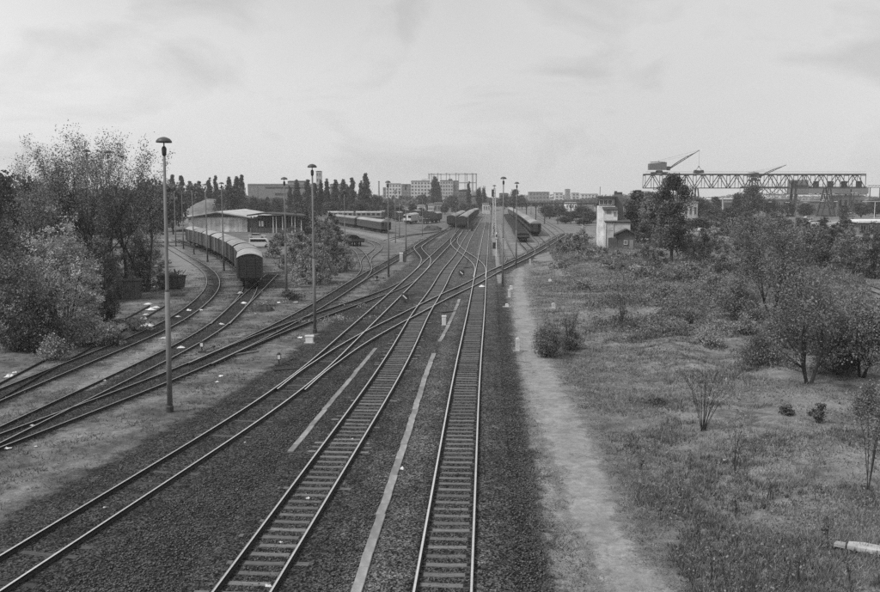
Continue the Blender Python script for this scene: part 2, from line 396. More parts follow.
define_track('T2', [(241, 592), (384, 380), (401.8, 350), (421.6, 311), (436, 290.8), (446.9, 270.6), (459.4, 254.5), (466.8, 239.5), (472.5, 230.3), (480.5, 218.5)], RZ, 10, back=24, fwd=120)
define_track('T3', [(0, 572), (148, 479), (291, 389), (335.5, 348.7), (380, 308), (420, 270.5), (433, 257.5), (452.5, 238.5), (460, 230.8), (467, 223), (474, 217), (486, 212.6), (500, 209.5)], RZ, 10, back=22)
define_track('X1', [(291, 389), (318, 366.5), (339, 351.5), (380, 328), (420, 308.5), (442, 296.5), (473, 282.8), (489.5, 273), (515, 261.5), (540, 249), (556, 239), (568, 232.5)], RZ, 8)
define_track('X2', [(479.3, 277), (480.2, 267), (473, 258.7), (461.8, 251), (455, 244.5), (454, 240), (459.5, 231.3)], RZ, 6)
define_track('X3', [(417, 273.3), (424.3, 265.5), (426, 258), (420.5, 251.5), (417.5, 247), (421.5, 243.4), (431, 237.5)], RZ, 6)
LZ = .15                                                        # sunken yard tracks
define_track('T4', [(0, 440), (120, 395), (200, 363.2), (260, 335.5), (300, 315), (330, 297.5), (365, 275.5), (388, 262.5), (420, 244.3), (431, 237.5), (446, 230), (455, 224.5), (463, 219)], LZ, 8, back=25)
define_track('T4b', [(200, 363.2), (245, 343), (283, 327.5), (318, 315.3), (350, 303.5), (387, 291.5), (408, 281.3), (425, 265.8)], LZ + .05, 8)
define_track('T5', [(0, 434), (60, 405.4), (120, 376.8), (160, 357.5), (200, 337), (220, 323.5), (240, 304), (250, 290), (250, 279), (240, 267.5), (224, 257.5), (205, 249.2), (186, 243)], LZ, 8, back=25, fwd=20)
define_track('T5b', [(220, 323.5), (236, 308), (252, 293), (264, 281.5), (273, 273)], LZ - .01, 4)
define_track('T6', [(0, 394), (50, 373), (100, 353), (140, 336.5), (167, 324), (190, 310), (208, 294), (213.5, 284), (211, 274), (202, 266), (190, 259), (178, 252), (168, 246)], LZ, 6, back=25, fwd=30)
define_track('T7', [(0, 390), (44, 366), (88, 343), (115, 329), (142, 314), (162, 302.5)], LZ - .02, 5, back=25)
define_track('T4c', [(345, 288), (362, 276), (366.5, 268.5), (364, 259.5), (359.5, 251.5), (352, 246.5)], LZ + .02, 5)
define_track('T4d', [(365, 263), (367, 257.5), (373.5, 252.5), (378.5, 247.5), (375, 243), (362, 239.5), (346, 236.6)], LZ + .01, 6)
define_track('TR', [(498, 269), (511, 262.5), (509.8, 255), (504.5, 243), (499, 230), (495, 220)], LZ, 8, fwd=100)
define_track('TA', [(512, 263), (527, 256), (531, 250), (524.5, 243.5), (518, 233), (511, 223.5), (505.5, 216.5)], LZ + .03, 4, fwd=60)
define_track('TB', [(528, 255), (541, 248.5), (543, 243.3), (537, 237.2), (527, 227.5), (517, 219), (510, 214)], LZ + .02, 6, fwd=60)
define_track('TC', [(545, 246), (554, 240.2), (552, 234.5), (537, 222.5), (524, 214)], LZ + .01, 6, fwd=60)
define_track('TD', [(555, 239.6), (562, 235.4), (561, 231), (549, 223.5), (534, 214.5)], LZ, 6, fwd=60)
define_track('TE', [(387, 240), (400, 236.5), (418, 234), (437, 231.6), (449, 229.2), (458, 226.5)], LZ, 5)
define_track('RR', [(676, 241.5), (690, 244.5), (717, 250), (760, 257.5), (815, 270.5), (850, 280), (880, 291)], LZ, 8, back=40, fwd=12)
def frame_at(c, i):
    a, b = c[max(i - 1, 0)], c[min(i + 1, len(c) - 1)]; d = b - a; d = d / np.linalg.norm(d); return d, np.array([-d[1], d[0]])
def offset_line(c, off):
    return np.array([c[i] + frame_at(c, i)[1] * off for i in range(len(c))])
RAIL = [(-.065, 0), (.065, 0), (.065, .014), (.012, .03), (.012, .112), (.036, .12), (.036, .15), (-.036, .15), (-.036, .12), (-.012, .112), (-.012, .03), (-.065, .014)]
def rail_mesh(line, ztop, topmat):
    c = line; n = len(c); k = len(RAIL); V = np.zeros((n, k, 3))
    for i in range(n):
        d, nn = frame_at(c, i)
        for j, (a, b) in enumerate(RAIL): V[i, j] = (c[i][0] + nn[0] * a, c[i][1] + nn[1] * a, ztop - .15 + b)
    I = np.arange(n * k).reshape(n, k); Q = []; mi = []
    for j in range(k):
        j2 = (j + 1) % k
        Q.append(np.stack([I[:-1, j], I[:-1, j2], I[1:, j2], I[1:, j]], -1)); mi += [1 if j == 6 else 0] * (n - 1)
    return np_mesh('rail', V.reshape(-1, 3), np.concatenate(Q), ['rail_side', topmat], mi=mi)
def sleeper_mesh(length, seed, m):
    r = random.Random(seed); b = MB(); n = 4
    prof = []
    for i in range(n + 1):
        x = -length / 2 + length * i / n; wv = .125 + r.uniform(-.008, .008); t = -.012 * (1 - abs(2 * i / n - 1)) + r.uniform(-.006, .006)
        prof.append((x, wv, t))
    vs = []; fs = []
    for (x, wv, t) in prof: vs += [(x, -wv, -.15), (x, wv, -.15), (x, wv - .012, t), (x, -wv + .012, t)]
    for i in range(n):
        k = i * 4
        for j in range(4): j2 = (j + 1) % 4; fs.append((k + j, k + j2, k + 4 + j2, k + 4 + j))
    fs += [(3, 2, 1, 0), (n * 4, n * 4 + 1, n * 4 + 2, n * 4 + 3)]
    b.add(vs, fs)
    for sx in (-1, 1): b.box((sx * .7535, 0, .0), (.34, .17, .03), mi=1); b.box((sx * .7535 - .1, 0, .02), (.05, .06, .05), mi=1); b.box((sx * .7535 + .1, 0, .02), (.05, .06, .05), mi=1)
    return b.mesh('sleeper', [m, 'rail_side'])
SLEEP = {}
for m_, ln in (('timber', 2.5), ('timber_dark', 2.5)):
    SLEEP[m_] = [sleeper_mesh(ln + .04 * i, 7 * i + len(m_), m_) for i in range(5)]
done_lines = []
def build_track(key, label, ztop, topmat='rail_top', sl='timber', individually=120.0, spacing=.63, skip=0.0, far_limit=260.0, sink=0.0, joint=False, keep_clear=1.0):
    c = TR[key]; rnd = random.Random(sum(map(ord, key)))
    t = thing('railway_track', label, 'railway track', (0, 0, 0))
    for s in (-1, 1):
        obj('rail', rail_mesh(offset_line(c, s * .7535), ztop, topmat), t)
    zs = ztop - .152 - sink
    ss = np.arange(0.3, len(c) - 1.5, spacing); cnt = 0; rest = []
    tree = np.concatenate(done_lines) if done_lines else None
    for s in ss:
        i = int(s); f = s - i; p = c[i] * (1 - f) + c[i + 1] * f; d, nn = frame_at(c, i)
        if p[1] < 8: continue
        if tree is not None and keep_clear and np.min(np.sum((tree - p) ** 2, 1)) < keep_clear ** 2: continue
        ang = math.atan2(nn[1], nn[0]) + rnd.gauss(0, .02)
        q = (p[0] + nn[0] * rnd.gauss(0, .03), p[1] + nn[1] * rnd.gauss(0, .03), zs + rnd.uniform(-.022, .003))
        if p[1] < individually and cnt < 290:
            obj('sleeper', rnd.choice(SLEEP[sl]), t, q, ang + (math.pi if rnd.random() < .5 else 0)); cnt += 1
        elif p[1] < far_limit: rest.append((q, ang))
    if rest:
        b = MB()
        for q, ang in rest: b.box((q[0], q[1], q[2] - .06), (2.5, .25, .12), ang)
        o = b.build('far_sleepers', sl, t); o['kind'] = 'stuff'
    done_lines.append(c.copy()); return t
build_track('T1', 'straight railway track with bright rails nearest the dirt path, cable slabs on its left', RZ, individually=150)
build_track('T2', 'bright railed track running to the lower edge, left of the long cable slabs', RZ + .0, individually=150)
build_track('T3', 'main railway track running out at the lower left corner below the tall lamp post', RZ, sl='timber_dark', individually=140)
build_track('X1', 'long crossover track cutting across three main tracks towards the coaches on the right', RZ - .005, sl='timber_dark', individually=150, keep_clear=1.25)
build_track('X2', 'short crossover track between the two middle main tracks, far from the bridge', RZ - .009, sl='timber_dark', individually=150, keep_clear=1.25)
build_track('X3', 'short connecting track beside the small relay box, left of the main tracks', RZ - .012, sl='timber_dark', individually=140, keep_clear=1.25)
build_track('T4', 'dark yard track passing just behind the tall lamp post and the white box', LZ, 'rail_top_dull', 'timber_dark', 120, sink=-.02)
build_track('T4b', 'yard branch track joining the main lines in front of the second lamp post', LZ + .045, 'rail_top_dull', 'timber_dark', 120, sink=.0, keep_clear=1.3)
build_track('T5', 'curved yard track carrying the row of covered goods wagons', LZ - .004, 'rail_top_dull', 'timber_dark', 110, sink=-.01, keep_clear=1.3)
build_track('T5b', 'short spur track passing right of the nearest covered goods wagon', LZ - .015, 'rail_top_dull', 'timber_dark', 110, sink=-.01, keep_clear=1.3)
build_track('T6', 'yard track curving past the rubbish skip with white litter beside it', LZ - .006, 'rail_top_dull', 'timber_dark', 100, sink=.0, keep_clear=1.2)
build_track('T7', 'overgrown half buried track along the bushes at left, litter lying on it', LZ - .03, 'rail_side', 'timber_dark', 90, sink=.0, keep_clear=1.3)
build_track('T4c', 'short branch track bending away left towards the dark flat trolley', LZ + .02, 'rail_top_dull', 'timber_dark', 140, sink=.0, keep_clear=1.3)
build_track('T4d', 'tightly curved siding looping past the dark flat trolley', LZ + .01, 'rail_top_dull', 'timber_dark', 140, sink=.0, keep_clear=1.3)
for k_, lb in (('TR', 'siding between the white signal mast and the row of low flat wagons'), ('TA', 'siding under the long row of low flat wagons'), ('TB', 'siding under the row of dark passenger coaches'), ('TC', 'empty siding just right of the passenger coaches'), ('TD', 'rightmost empty siding beside the scrub, right of the coaches'), ('TE', 'weedy track running across in front of the pale heap and white railcar')):
    build_track(k_, lb, LZ + {'TA': .02, 'TB': .012, 'TC': .006}.get(k_, 0), 'rail_top_dull', 'timber_dark', 190, sink=0, keep_clear=1.3)
build_track('RR', 'single track curving past the bushes at the right edge', LZ, 'rail_top_dull', 'timber', 150, sink=0)

# ------------------------------------------------------------------ ballast, path and other ground coverings (structure)
def dist_to(keys, X, Y, lim=9.0):
    D = np.full(X.shape, lim)
    for k in keys:
        c = TR[k]
        for i in range(0, len(c)):
            x, y = c[i]
            if y > Y.max() + lim or y < Y.min() - lim: continue
            # local window
            ix = np.searchsorted(X[0], [x - lim, x + lim]); iy = np.searchsorted(Y[:, 0], [y - lim, y + lim])
            sl_ = (slice(iy[0], iy[1]), slice(ix[0], ix[1]))
            D[sl_] = np.minimum(D[sl_], np.hypot(X[sl_] - x, Y[sl_] - y))
    return D
bxs = axis([(-40, 40, .6)]); bys = axis([(6, 120, .6), (120, 330, 2.0)])
def ballast_cover(X, Y):
    D = dist_to(['T1', 'T2', 'T3'], X, Y, 6.0)
    a = 1.15 - smooth01((D - 1.9) / 1.9) * 1.3
    # the whole strip between the three main tracks is gravel
    t1 = np.interp(Y, TR['T1'][:, 1], TR['T1'][:, 0]); t3 = np.interp(Y, TR['T3'][:, 1], TR['T3'][:, 0])
    inside = np.clip((X - t3 + .5) / 1.0, 0, 1) * np.clip((t1 - X + .5) / 1.0, 0, 1) * (Y < 150)
    a = np.maximum(a, inside * (.98 - .5 * smooth01((Y - 55) / 70)))
    D2 = dist_to(['X1', 'X2', 'X3'], X, Y, 4.0); a = np.maximum(a, .95 - smooth01((D2 - 1.2) / 1.5) * 1.1)
    return a
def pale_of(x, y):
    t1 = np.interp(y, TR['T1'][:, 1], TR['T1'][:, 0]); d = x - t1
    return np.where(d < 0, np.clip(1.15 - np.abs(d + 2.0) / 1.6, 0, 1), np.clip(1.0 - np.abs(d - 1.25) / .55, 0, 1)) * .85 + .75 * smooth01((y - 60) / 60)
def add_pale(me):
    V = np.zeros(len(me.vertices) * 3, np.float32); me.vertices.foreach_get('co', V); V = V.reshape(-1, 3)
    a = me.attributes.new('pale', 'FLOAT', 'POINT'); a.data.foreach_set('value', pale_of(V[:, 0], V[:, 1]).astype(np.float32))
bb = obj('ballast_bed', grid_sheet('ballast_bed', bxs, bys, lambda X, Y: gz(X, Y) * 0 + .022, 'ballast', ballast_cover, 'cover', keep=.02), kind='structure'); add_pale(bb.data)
bys2 = axis([(10, 110, .8), (110, 250, 2.0)]); bxs2 = axis([(-75, 5, .8)])
def yard_cover(X, Y):
    D = dist_to(['T4', 'T4b', 'T5', 'T6', 'T5b'], X, Y, 4.0); return .82 - smooth01((D - .5) / 1.4) * 1.0
obj('yard_ballast', grid_sheet('yard_ballast', bxs2, bys2, lambda X, Y: gz(X, Y) + .012, 'ballast', yard_cover, 'cover', keep=.02), kind='structure')
# raised shoulders of gravel outside the rails and a lower crib between them
def shoulder(key, prof, y1):
    c = TR[key]; c = c[(c[:, 1] > 4) & (c[:, 1] < y1)]; n = len(c); V = []; A = []
    for i in range(n):
        d, nn = frame_at(c, i)
        for (o_, z_) in prof:
            V.append((c[i][0] + nn[0] * o_, c[i][1] + nn[1] * o_, z_)); A.append(1.4 if 0 < prof.index((o_, z_)) < len(prof) - 1 else .6)
    k = len(prof); I = np.arange(n * k).reshape(n, k)
    Q = np.stack([I[:-1, :-1], I[:-1, 1:], I[1:, 1:], I[1:, :-1]], -1).reshape(-1, 4)[:, ::-1]
    me = np_mesh('ballast_shoulder', np.array(V), Q, 'ballast', smooth=True)
    a = me.attributes.new('cover', 'FLOAT', 'POINT'); a.data.foreach_set('value', np.array(A, np.float32))
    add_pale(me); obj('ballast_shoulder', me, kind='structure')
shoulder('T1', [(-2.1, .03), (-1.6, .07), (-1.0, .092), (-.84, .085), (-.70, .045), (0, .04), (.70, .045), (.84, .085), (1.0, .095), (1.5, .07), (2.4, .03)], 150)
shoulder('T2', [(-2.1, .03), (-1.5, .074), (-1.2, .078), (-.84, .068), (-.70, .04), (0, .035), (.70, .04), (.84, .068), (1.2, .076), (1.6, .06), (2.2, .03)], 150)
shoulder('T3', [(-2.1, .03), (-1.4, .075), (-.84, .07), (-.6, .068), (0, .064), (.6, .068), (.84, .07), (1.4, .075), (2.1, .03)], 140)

# dirt path
def path_line(pts):
    a = []
    for (x, y, wpx) in pts: p = P(x, y); a.append((p.x, p.y, wpx * mpp(p.y)))
    return np.array(a)
PATH = path_line([(668, 640, 96), (642, 592, 90), (614, 555, 74), (595, 520, 62), (581, 470, 66), (567, 435, 64), (548, 400, 62), (531, 355, 42), (522, 312, 27), (518, 285, 17), (521, 268, 9)])
def path_cover_for(pl, soft=1.0):
    def f(X, Y):
        o = np.argsort(pl[:, 1]); cx = np.interp(Y, pl[o, 1], pl[o, 0]); wd = np.interp(Y, pl[o, 1], pl[o, 2])
        a = 1.0 - smooth01((np.abs(X - cx) / (wd / 2) - .35) / 1.0) * 1.15
        return a * ((Y > pl[o[0], 1]) & (Y < pl[o[-1], 1]))
    return f
pcov = path_cover_for(PATH)
drypath = path_line([(610, 640, 230), (598, 592, 190), (578, 510, 136), (562, 440, 104), (548, 400, 92), (530, 355, 60), (522, 312, 44), (519, 285, 32), (520, 268, 22)]); DRY = drypath
pxs = axis([(-2, 22, .5)]); pys = axis([(14, 170, .6)])
obj('dry_verge', grid_sheet('dry_verge', pxs, pys, lambda X, Y: gz(X, Y) + .010, 'drygrass', path_cover_for(drypath), 'cover', keep=.02), kind='structure')
obj('path', grid_sheet('path', pxs, pys, lambda X, Y: gz(X, Y) + .017, 'path', pcov, 'cover', keep=.02), kind='structure')
# bare sandy patches: the yard lane by the skip, the track loop, mounds in the meadow
def patch(name, pts, zoff=.014, m='sand'):
    pl = path_line(pts)
    s = np.r_[0, np.cumsum(np.hypot(*np.diff(pl[:, :2], axis=0).T))]; u = np.arange(0, s[-1], 1.0)
    x, y, wd = (np.interp(u, s, pl[:, i]) for i in range(3)); c = np.stack([x, y], 1); n = len(c)
    offs = np.array([-1, -.75, -.5, -.25, 0, .25, .5, .75, 1]); V = []; A = []
    for i in range(n):
        d, nn = frame_at(c, i); e = min(1, i / 4, (n - 1 - i) / 4)
        for o_ in offs: q = c[i] + nn * o_ * wd[i] / 2; V.append((q[0], q[1], float(gz(q[0], q[1])) + zoff)); A.append((1.15 - 1.1 * abs(o_) ** 1.5) * e)
    I = np.arange(n * 9).reshape(n, 9); Q = np.stack([I[:-1, :-1], I[:-1, 1:], I[1:, 1:], I[1:, :-1]], -1).reshape(-1, 4)[:, ::-1]
    me = np_mesh(name, np.array(V), Q, m, smooth=True); a = me.attributes.new('cover', 'FLOAT', 'POINT'); a.data.foreach_set('value', np.array(A, np.float32))
    obj(name, me, kind='structure')
patch('yard_lane', [(196, 300, 30), (192, 285, 42), (186, 270, 44), (178, 258, 34), (172, 247, 28), (166, 238, 24)])
patch('yard_lane', [(330, 228.5, 20), (350, 231, 26), (372, 235, 30), (390, 239.5, 30), (405, 243, 22)], .03)
patch('bare_earth', [(398, 253, 30), (412, 252, 26)], .02)
patch('bare_earth', [(500, 285, 8), (496, 256, 9), (493, 236, 6)], .03)
patch('bare_earth', [(505, 250, 12), (502, 236, 9), (499, 224, 6)], .018)
patch('bare_earth', [(716, 330, 30), (732, 326, 40), (748, 327, 26)], .02)
patch('bare_earth', [(596, 322, 16), (618, 318, 26), (640, 322, 16)], .02)
patch('bare_earth', [(400, 436, 14), (404, 400, 12), (420, 365, 8), (430, 345, 6)], .024, 'drygrass')
patch('bare_earth', [(60, 400, 40), (110, 373, 36), (150, 350, 30), (190, 325, 26)], .013, 'drygrass')
patch('yard_lane', [(800, 226, 40), (826, 224, 60), (850, 220, 60), (880, 217, 70)], .05)
patch('yard_lane', [(799, 233, 10), (800, 228, 12), (812, 231, 12), (835, 233, 14), (860, 234, 18)], .06)

# loose stones on the gravel near the bridge
rs = np.random.RandomState(5)
def stones(name, n, zone, zf, m, smin, smax):
    xs, ys = zone(n); n = len(xs); sz = rs.uniform(smin, smax, n)
    base = np.array([(1, 0, 0), (-1, 0, 0), (0, 1, 0), (0, -1, 0), (0, 0, .8), (0, 0, -.6)])
    F = np.array([(0, 2, 4), (2, 1, 4), (1, 3, 4), (3, 0, 4), (2, 0, 5), (1, 2, 5), (3, 1, 5), (0, 3, 5)])
    a = rs.uniform(0, 6.28, n); ca, sa = np.cos(a), np.sin(a)
    B = base[None] * sz[:, None, None] * rs.uniform(.6, 1.25, (n, 6, 1))
    V = np.stack([B[..., 0] * ca[:, None] - B[..., 1] * sa[:, None] + xs[:, None], B[..., 0] * sa[:, None] + B[..., 1] * ca[:, None] + ys[:, None], B[..., 2] + zf(xs, ys)[:, None]], -1).reshape(-1, 3)
    Q = (F[None] + (np.arange(n) * 6)[:, None, None]).reshape(-1, 3)
    o = obj(name, np_mesh(name, V, Q, m, tone=np.repeat(rs.rand(n), 8)), kind='stuff'); return o
leafmat('stone_tone', .10, .0, .9)
def bzone(n):
    y = 16 + 44 * rs.rand(n * 2) ** 1.6; t1 = np.interp(y, TR['T1'][:, 1], TR['T1'][:, 0]); t3 = np.interp(y, TR['T3'][:, 1], TR['T3'][:, 0])
    x = t3 - 2.2 + (t1 + 3.0 - t3 + 2.2) * rs.rand(n * 2)
    k = np.ones(len(x), bool)
    for kk in ('T1', 'T2', 'T3'):
        tx = np.interp(y, TR[kk][:, 1], TR[kk][:, 0]); k &= ~((np.abs(np.abs(x - tx) - .76) < .16))
    x, y = x[k], y[k]; return x[:n], y[:n]
stones('ballast_stones', 60000, bzone, lambda x, y: np.full(len(x), .045), 'stone_tone', .018, .045)
# ------------------------------------------------------------------ yard lamp posts
def lamp_post(px, py, H, label, thin=1.0, shade_r=.36):
    p = G(px, py); t = thing('lamp_post', label, 'lamp post', p, 0, 'mushroom shaded yard lamps')
    b = MB(); b.tube([(0, 0, -.3), (0, 0, H * .45)], [.125 * thin, .115 * thin], 10); b.tube([(0, 0, H * .45), (0, 0, H * .46), (0, 0, H - .75)], [.115 * thin, .085 * thin, .06 * thin], 10)
    b.build('pole', 'pole_grey', t, True)
    MB().lathe([(.17 * thin, -.1), (.17 * thin, .28), (.13 * thin, .34)], 10).build('pole_base', 'steel_dark', t)
    MB().lathe([(.06, H - .8), (.105, H - .72), (.12, H - .45), (.08, H - .36), (.03, H - .33), (.03, H - .05)], 10).build('lamp_housing', 'steel_dark', t, True)
    MB().lathe([(shade_r * .96, H - .17), (shade_r, H - .15), (shade_r * .96, H - .08), (shade_r * .72, H + .02), (shade_r * .34, H + .08), (.02, H + .10)], 20).build('lamp_shade', 'lamp_shade', t, True)
    MB().box((0, -.13 * thin, 1.3), (.1, .05, .22)).build('junction_box', 'steel_dark', t)
    return t
lamp_post(170, 412, 13.15, 'tall lamp post standing alone at left in front of the yard tracks', 1.05, .37).rotation_euler = (0, R(.85), 0)
lamp_post(315, 333, 12.75, 'lamp post beside the small white box in front of the leafy thicket')
lamp_post(286.6, 295, 12.3, 'lamp post just right of the nearest covered wagon, at the thicket edge')
lamp_post(388.6, 277, 12.25, 'lamp post left of the small relay box, centre left of the tracks')
lamp_post(502.6, 287, 12.5, 'lamp post right of the main tracks, taller and nearer of the pair')
lamp_post(516, 268, 12.3, 'lamp post right of the main tracks, farther of the pair by the flat wagons')
lamp_post(406, 257, 12.2, 'thin lamp post beside the small relay box, right of it')
for i, (x, y) in enumerate([(224, 271), (207.6, 262), (194, 254.5), (183.5, 249), (176, 246.5), (168, 244)]):
    lamp_post(x, y, 12.2, 'lamp post left of the covered wagons, %s in the row counted from the camera' % ORD[i + 1])
lamp_post(93, 291, 15.2, 'lamp post rising through the tall trees, left one of two', .8, .42)
lamp_post(114, 292, 15.2, 'lamp post rising through the tall trees, right one of two', .8, .42)
for i, (x, y) in enumerate([(395.5, 243), (399.5, 236), (345, 246)]):
    lamp_post(x, y, 11.5, ['small far lamp post left of the white railcar, nearer one', 'small far lamp post beside the white railcar, farther one', 'small lamp post in front of the pale carriages and poplars'][i], .8)
for i, (x, y) in enumerate([(531, 214.5), (538.5, 213), (545, 212.5), (549, 212), (553.5, 211)]):
    lamp_post(x, y, 12.2, 'tiny far lamp post above the coaches, %s from the left' % ORD[i + 1], 1.3, .6)
for i, (x, y) in enumerate([(422.5, 236), (456, 240), (468, 232)]):
    lamp_post(x, y, [10.5, 9.0, 7.0][i], ['slim lamp post left of the pair of goods trains', 'slim lamp post in front of the pair of goods trains', 'short lamp post right of the goods train fronts'][i], .7, .25)

# ------------------------------------------------------------------ wagons
def wheel(parent, x, y, r=.46, m='wagon_under'):
    b = MB(); s = 1 if y > 0 else -1
    k = len(b.v); n = 14
    b.prism([(r * math.cos(2 * math.pi * i / n), r * math.sin(2 * math.pi * i / n)) for i in range(n)], y - .06, y + .06, axis='y')
    b.v = [(v[0] + x, v[1], v[2] + r) for v in b.v]
    b.build('wheel', m, parent)
def arc_roof(w, z0, rise, n=8): return [(-w / 2 + w * i / n, z0 + rise * (1 - (2 * i / n - 1) ** 2)) for i in range(n + 1)]
def covered_wagon(label, Lg=9.6, group='covered goods wagons on the curved yard track'):
    t = thing('goods_wagon', label, 'goods wagon', (0, 0, 0), 0, group); W = 2.72
    b = MB(); b.box((0, 0, 2.3), (Lg, W, 2.35))
    n = int(Lg / .8)
    for i in range(n + 1):
        for s in (-1, 1): b.box((-Lg / 2 + .06 + (Lg - .12) * i / n, s * (W / 2 + .03), 2.3), (.1, .07, 2.34))
    b.build('body', 'wood_planks', t)
    e = MB(); e.prism([(-W / 2 + .01, 1.13)] + [(W / 2 - .01, 1.13)] + list(reversed(arc_roof(W - .02, 3.44, .42))), -Lg / 2 - .03, -Lg / 2 + .2)
    e.prism([(-W / 2 + .01, 1.13)] + [(W / 2 - .01, 1.13)] + list(reversed(arc_roof(W - .02, 3.44, .42))), Lg / 2 - .2, Lg / 2 + .03)
    en = e.build('end_wall', 'wagon_end', t)
    for s in (-1, 1):
        m = MB()
        for k in range(7): m.box((s * (Lg / 2 + .045), 0, 1.36 + k * .33), (.03, W - .06, .27))
        m.build('end_boards', 'wagon_end', en)
        m = MB()
        for y in (-W / 2 + .08, -.5, .5, W / 2 - .08): m.box((s * (Lg / 2 + .075), y, 2.32), (.06, .09, 2.36))
        m.build('end_post', 'steel_dark', en)
    ru = arc_roof(W + .16, 3.47, .46); rl = [(y, z - .06) for y, z in reversed(ru)]
    MB().prism(ru + rl, -Lg / 2 - .12, Lg / 2 + .12).build('roof', 'wagon_roof', t)
    for s in (-1, 1):
        d = MB(); d.box((0, s * (W / 2 + .09), 2.3), (1.9, .05, 2.2)); d.box((-.6, s * (W / 2 + .13), 2.3), (.08, .04, 2.2)); d.box((.6, s * (W / 2 + .13), 2.3), (.08, .04, 2.2)); d.build('door', 'wood_planks', t)
    u = MB(); u.box((0, 0, 1.0), (Lg + .1, 2.2, .24)); u.box((0, 0, .72), (Lg * .4, 1.6, .3)); u.build('underframe', 'wagon_under', t)
    for x in (-Lg * .3, Lg * .3):
        for y in (-.75, .75): wheel(t, x, y)
    for s in (-1, 1):
        for y in (-.88, .88): MB().tube([(s * (Lg / 2), y, 1.03), (s * (Lg / 2 + .4), y, 1.03), (s * (Lg / 2 + .4), y, 1.03), (s * (Lg / 2 + .45), y, 1.03)], [.07, .07, .2, .2], 10).build('buffer', 'wagon_under', t)
    return t
def coach(label, Lg=21.0, side='coach_side', roof='coach_roof', end='wagon_end', group='coaches'):
    t = thing('coach', label, 'coach', (0, 0, 0), 0, group); W = 2.8
    b = MB(); b.box((0, 0, 2.15), (Lg, W, 2.1)); b.build('body', side, t)
    ru = arc_roof(W + .06, 3.2, .55, 10); MB().prism(ru + [(W / 2, 3.1), (-W / 2, 3.1)], -Lg / 2 - .02, Lg / 2 + .02).build('roof', roof, t)
    for s in (-1, 1):
        e = MB(); e.box((s * (Lg / 2 + .04), 0, 2.15), (.08, W - .1, 2.0)); e.box((s * (Lg / 2 + .3), 0, 2.1), (.5, 1.1, 2.1)); e.box((s * (Lg / 2 + .1), -1.0, 2.6), (.06, .5, .7), mi=1); e.box((s * (Lg / 2 + .1), 1.0, 2.6), (.06, .5, .7), mi=1)
        e.build('end_wall', [end, 'glass_dark'], t)
    wm = MB().box((0, 0, 0), (1.3, .04, .85)).mesh('window', 'glass_dark')
    nw = int(Lg / 2.0)
    for i in range(nw):
        for s in (-1, 1): obj('window', wm, t, (-Lg / 2 + 1.4 + (Lg - 2.8) * i / (nw - 1), s * (W / 2 + .012), 2.45))
    u = MB(); u.box((0, 0, 1.0), (Lg, 2.3, .22)); u.box((0, 0, .65), (Lg * .3, 1.9, .5)); u.build('underframe', 'wagon_under', t)
    for x in (-Lg / 2 + 3.3, Lg / 2 - 3.3):
        g = MB().box((x, 0, .6), (3.2, 2.2, .3)).build('bogie', 'wagon_under', t)
        for dx_ in (-1.1, 1.1):
            for y in (-.75, .75):
                b = MB(); n = 12; b.prism([(.46 * math.cos(2 * math.pi * i / n), .46 * math.sin(2 * math.pi * i / n)) for i in range(n)], y - .06, y + .06, axis='y'); b.v = [(v[0] + x + dx_, v[1], v[2] + .46) for v in b.v]; b.build('wheel', 'wagon_under', g)
    return t
def flat_wagon(label, Lg=14.0, group='low flat wagons', load=False):
    t = thing('flat_wagon', label, 'flat wagon', (0, 0, 0), 0, group); W = 2.8
    MB().box((0, 0, 1.22), (Lg, W, .12)).build('deck', 'steel_grey', t)
    if load: MB().prism([(-1.3, 1.28), (1.3, 1.28), (1.3, 1.78), (.7, 1.95), (-.7, 1.92), (-1.3, 1.76)], -Lg / 2 + .15, Lg / 2 - .15).build('tarpaulin_load', 'wagon_under', t)
    s_ = MB()
    for s in (-1, 1): s_.box((0, s * (W / 2 - .03), 1.45), (Lg - .02, .06, .45))
    s_.build('side_board', 'wagon_end', t)
    for s in (-1, 1): MB().box((s * (Lg / 2 - .05), 0, 1.4), (.08, W - .14, .36)).build('end_board', 'wagon_end', t)
    u = MB(); u.box((0, 0, 1.03), (Lg - .1, 2.2, .24)); u.box((0, -1.25, 1.0), (Lg - .2, .12, .3)); u.box((0, 1.25, 1.0), (Lg - .2, .12, .3)); u.build('underframe', 'wagon_under', t)
    for x in (-Lg * .36, -Lg * .36 + 1.8, Lg * .36 - 1.8, Lg * .36):
        for y in (-.75, .75): wheel(t, x, y)
    for s in (-1, 1):
        for y in (-.88, .88): MB().tube([(s * (Lg / 2), y, 1.03), (s * (Lg / 2 + .45), y, 1.03)], [.12, .16], 8).build('buffer', 'wagon_under', t)
    return t
def along(key, y_start=None, s0=None):
    c = TR[key]; return c
def place_train(key, start_y, count, pitch, proto_fn, labels, group, ztop, gap_first=0.0, use=None):
    """set wagons along a track from the depth start_y away from the camera"""
    c = TR[key]; i0 = int(np.argmin(np.abs(c[:, 1] - start_y)))
    step = 1 if c[min(i0 + 5, len(c) - 1)][1] > c[max(i0 - 5, 0)][1] else -1
    if use: i0 = use
    proto = None; out = []
    for k in range(count):
        i = i0 + step * (pitch * (k + .5))
        ii = int(i); f = i - ii
        if ii < 6 or ii > len(c) - 7: break
        h = max(2, int(pitch * .35)); a, b = c[max(ii - h, 0)], c[min(ii + h, len(c) - 1)]
        p = (a + b) / 2; d = (b - a) * step; ang = math.atan2(d[1], d[0])
        if proto is None: proto = proto_fn(labels(k)); proto.location = (p[0], p[1], ztop); proto.rotation_euler = (0, 0, ang); proto['group'] = group; out.append(proto)
        else: out.append(dup(proto, (p[0], p[1], ztop), ang, labels(k), group))
    return out
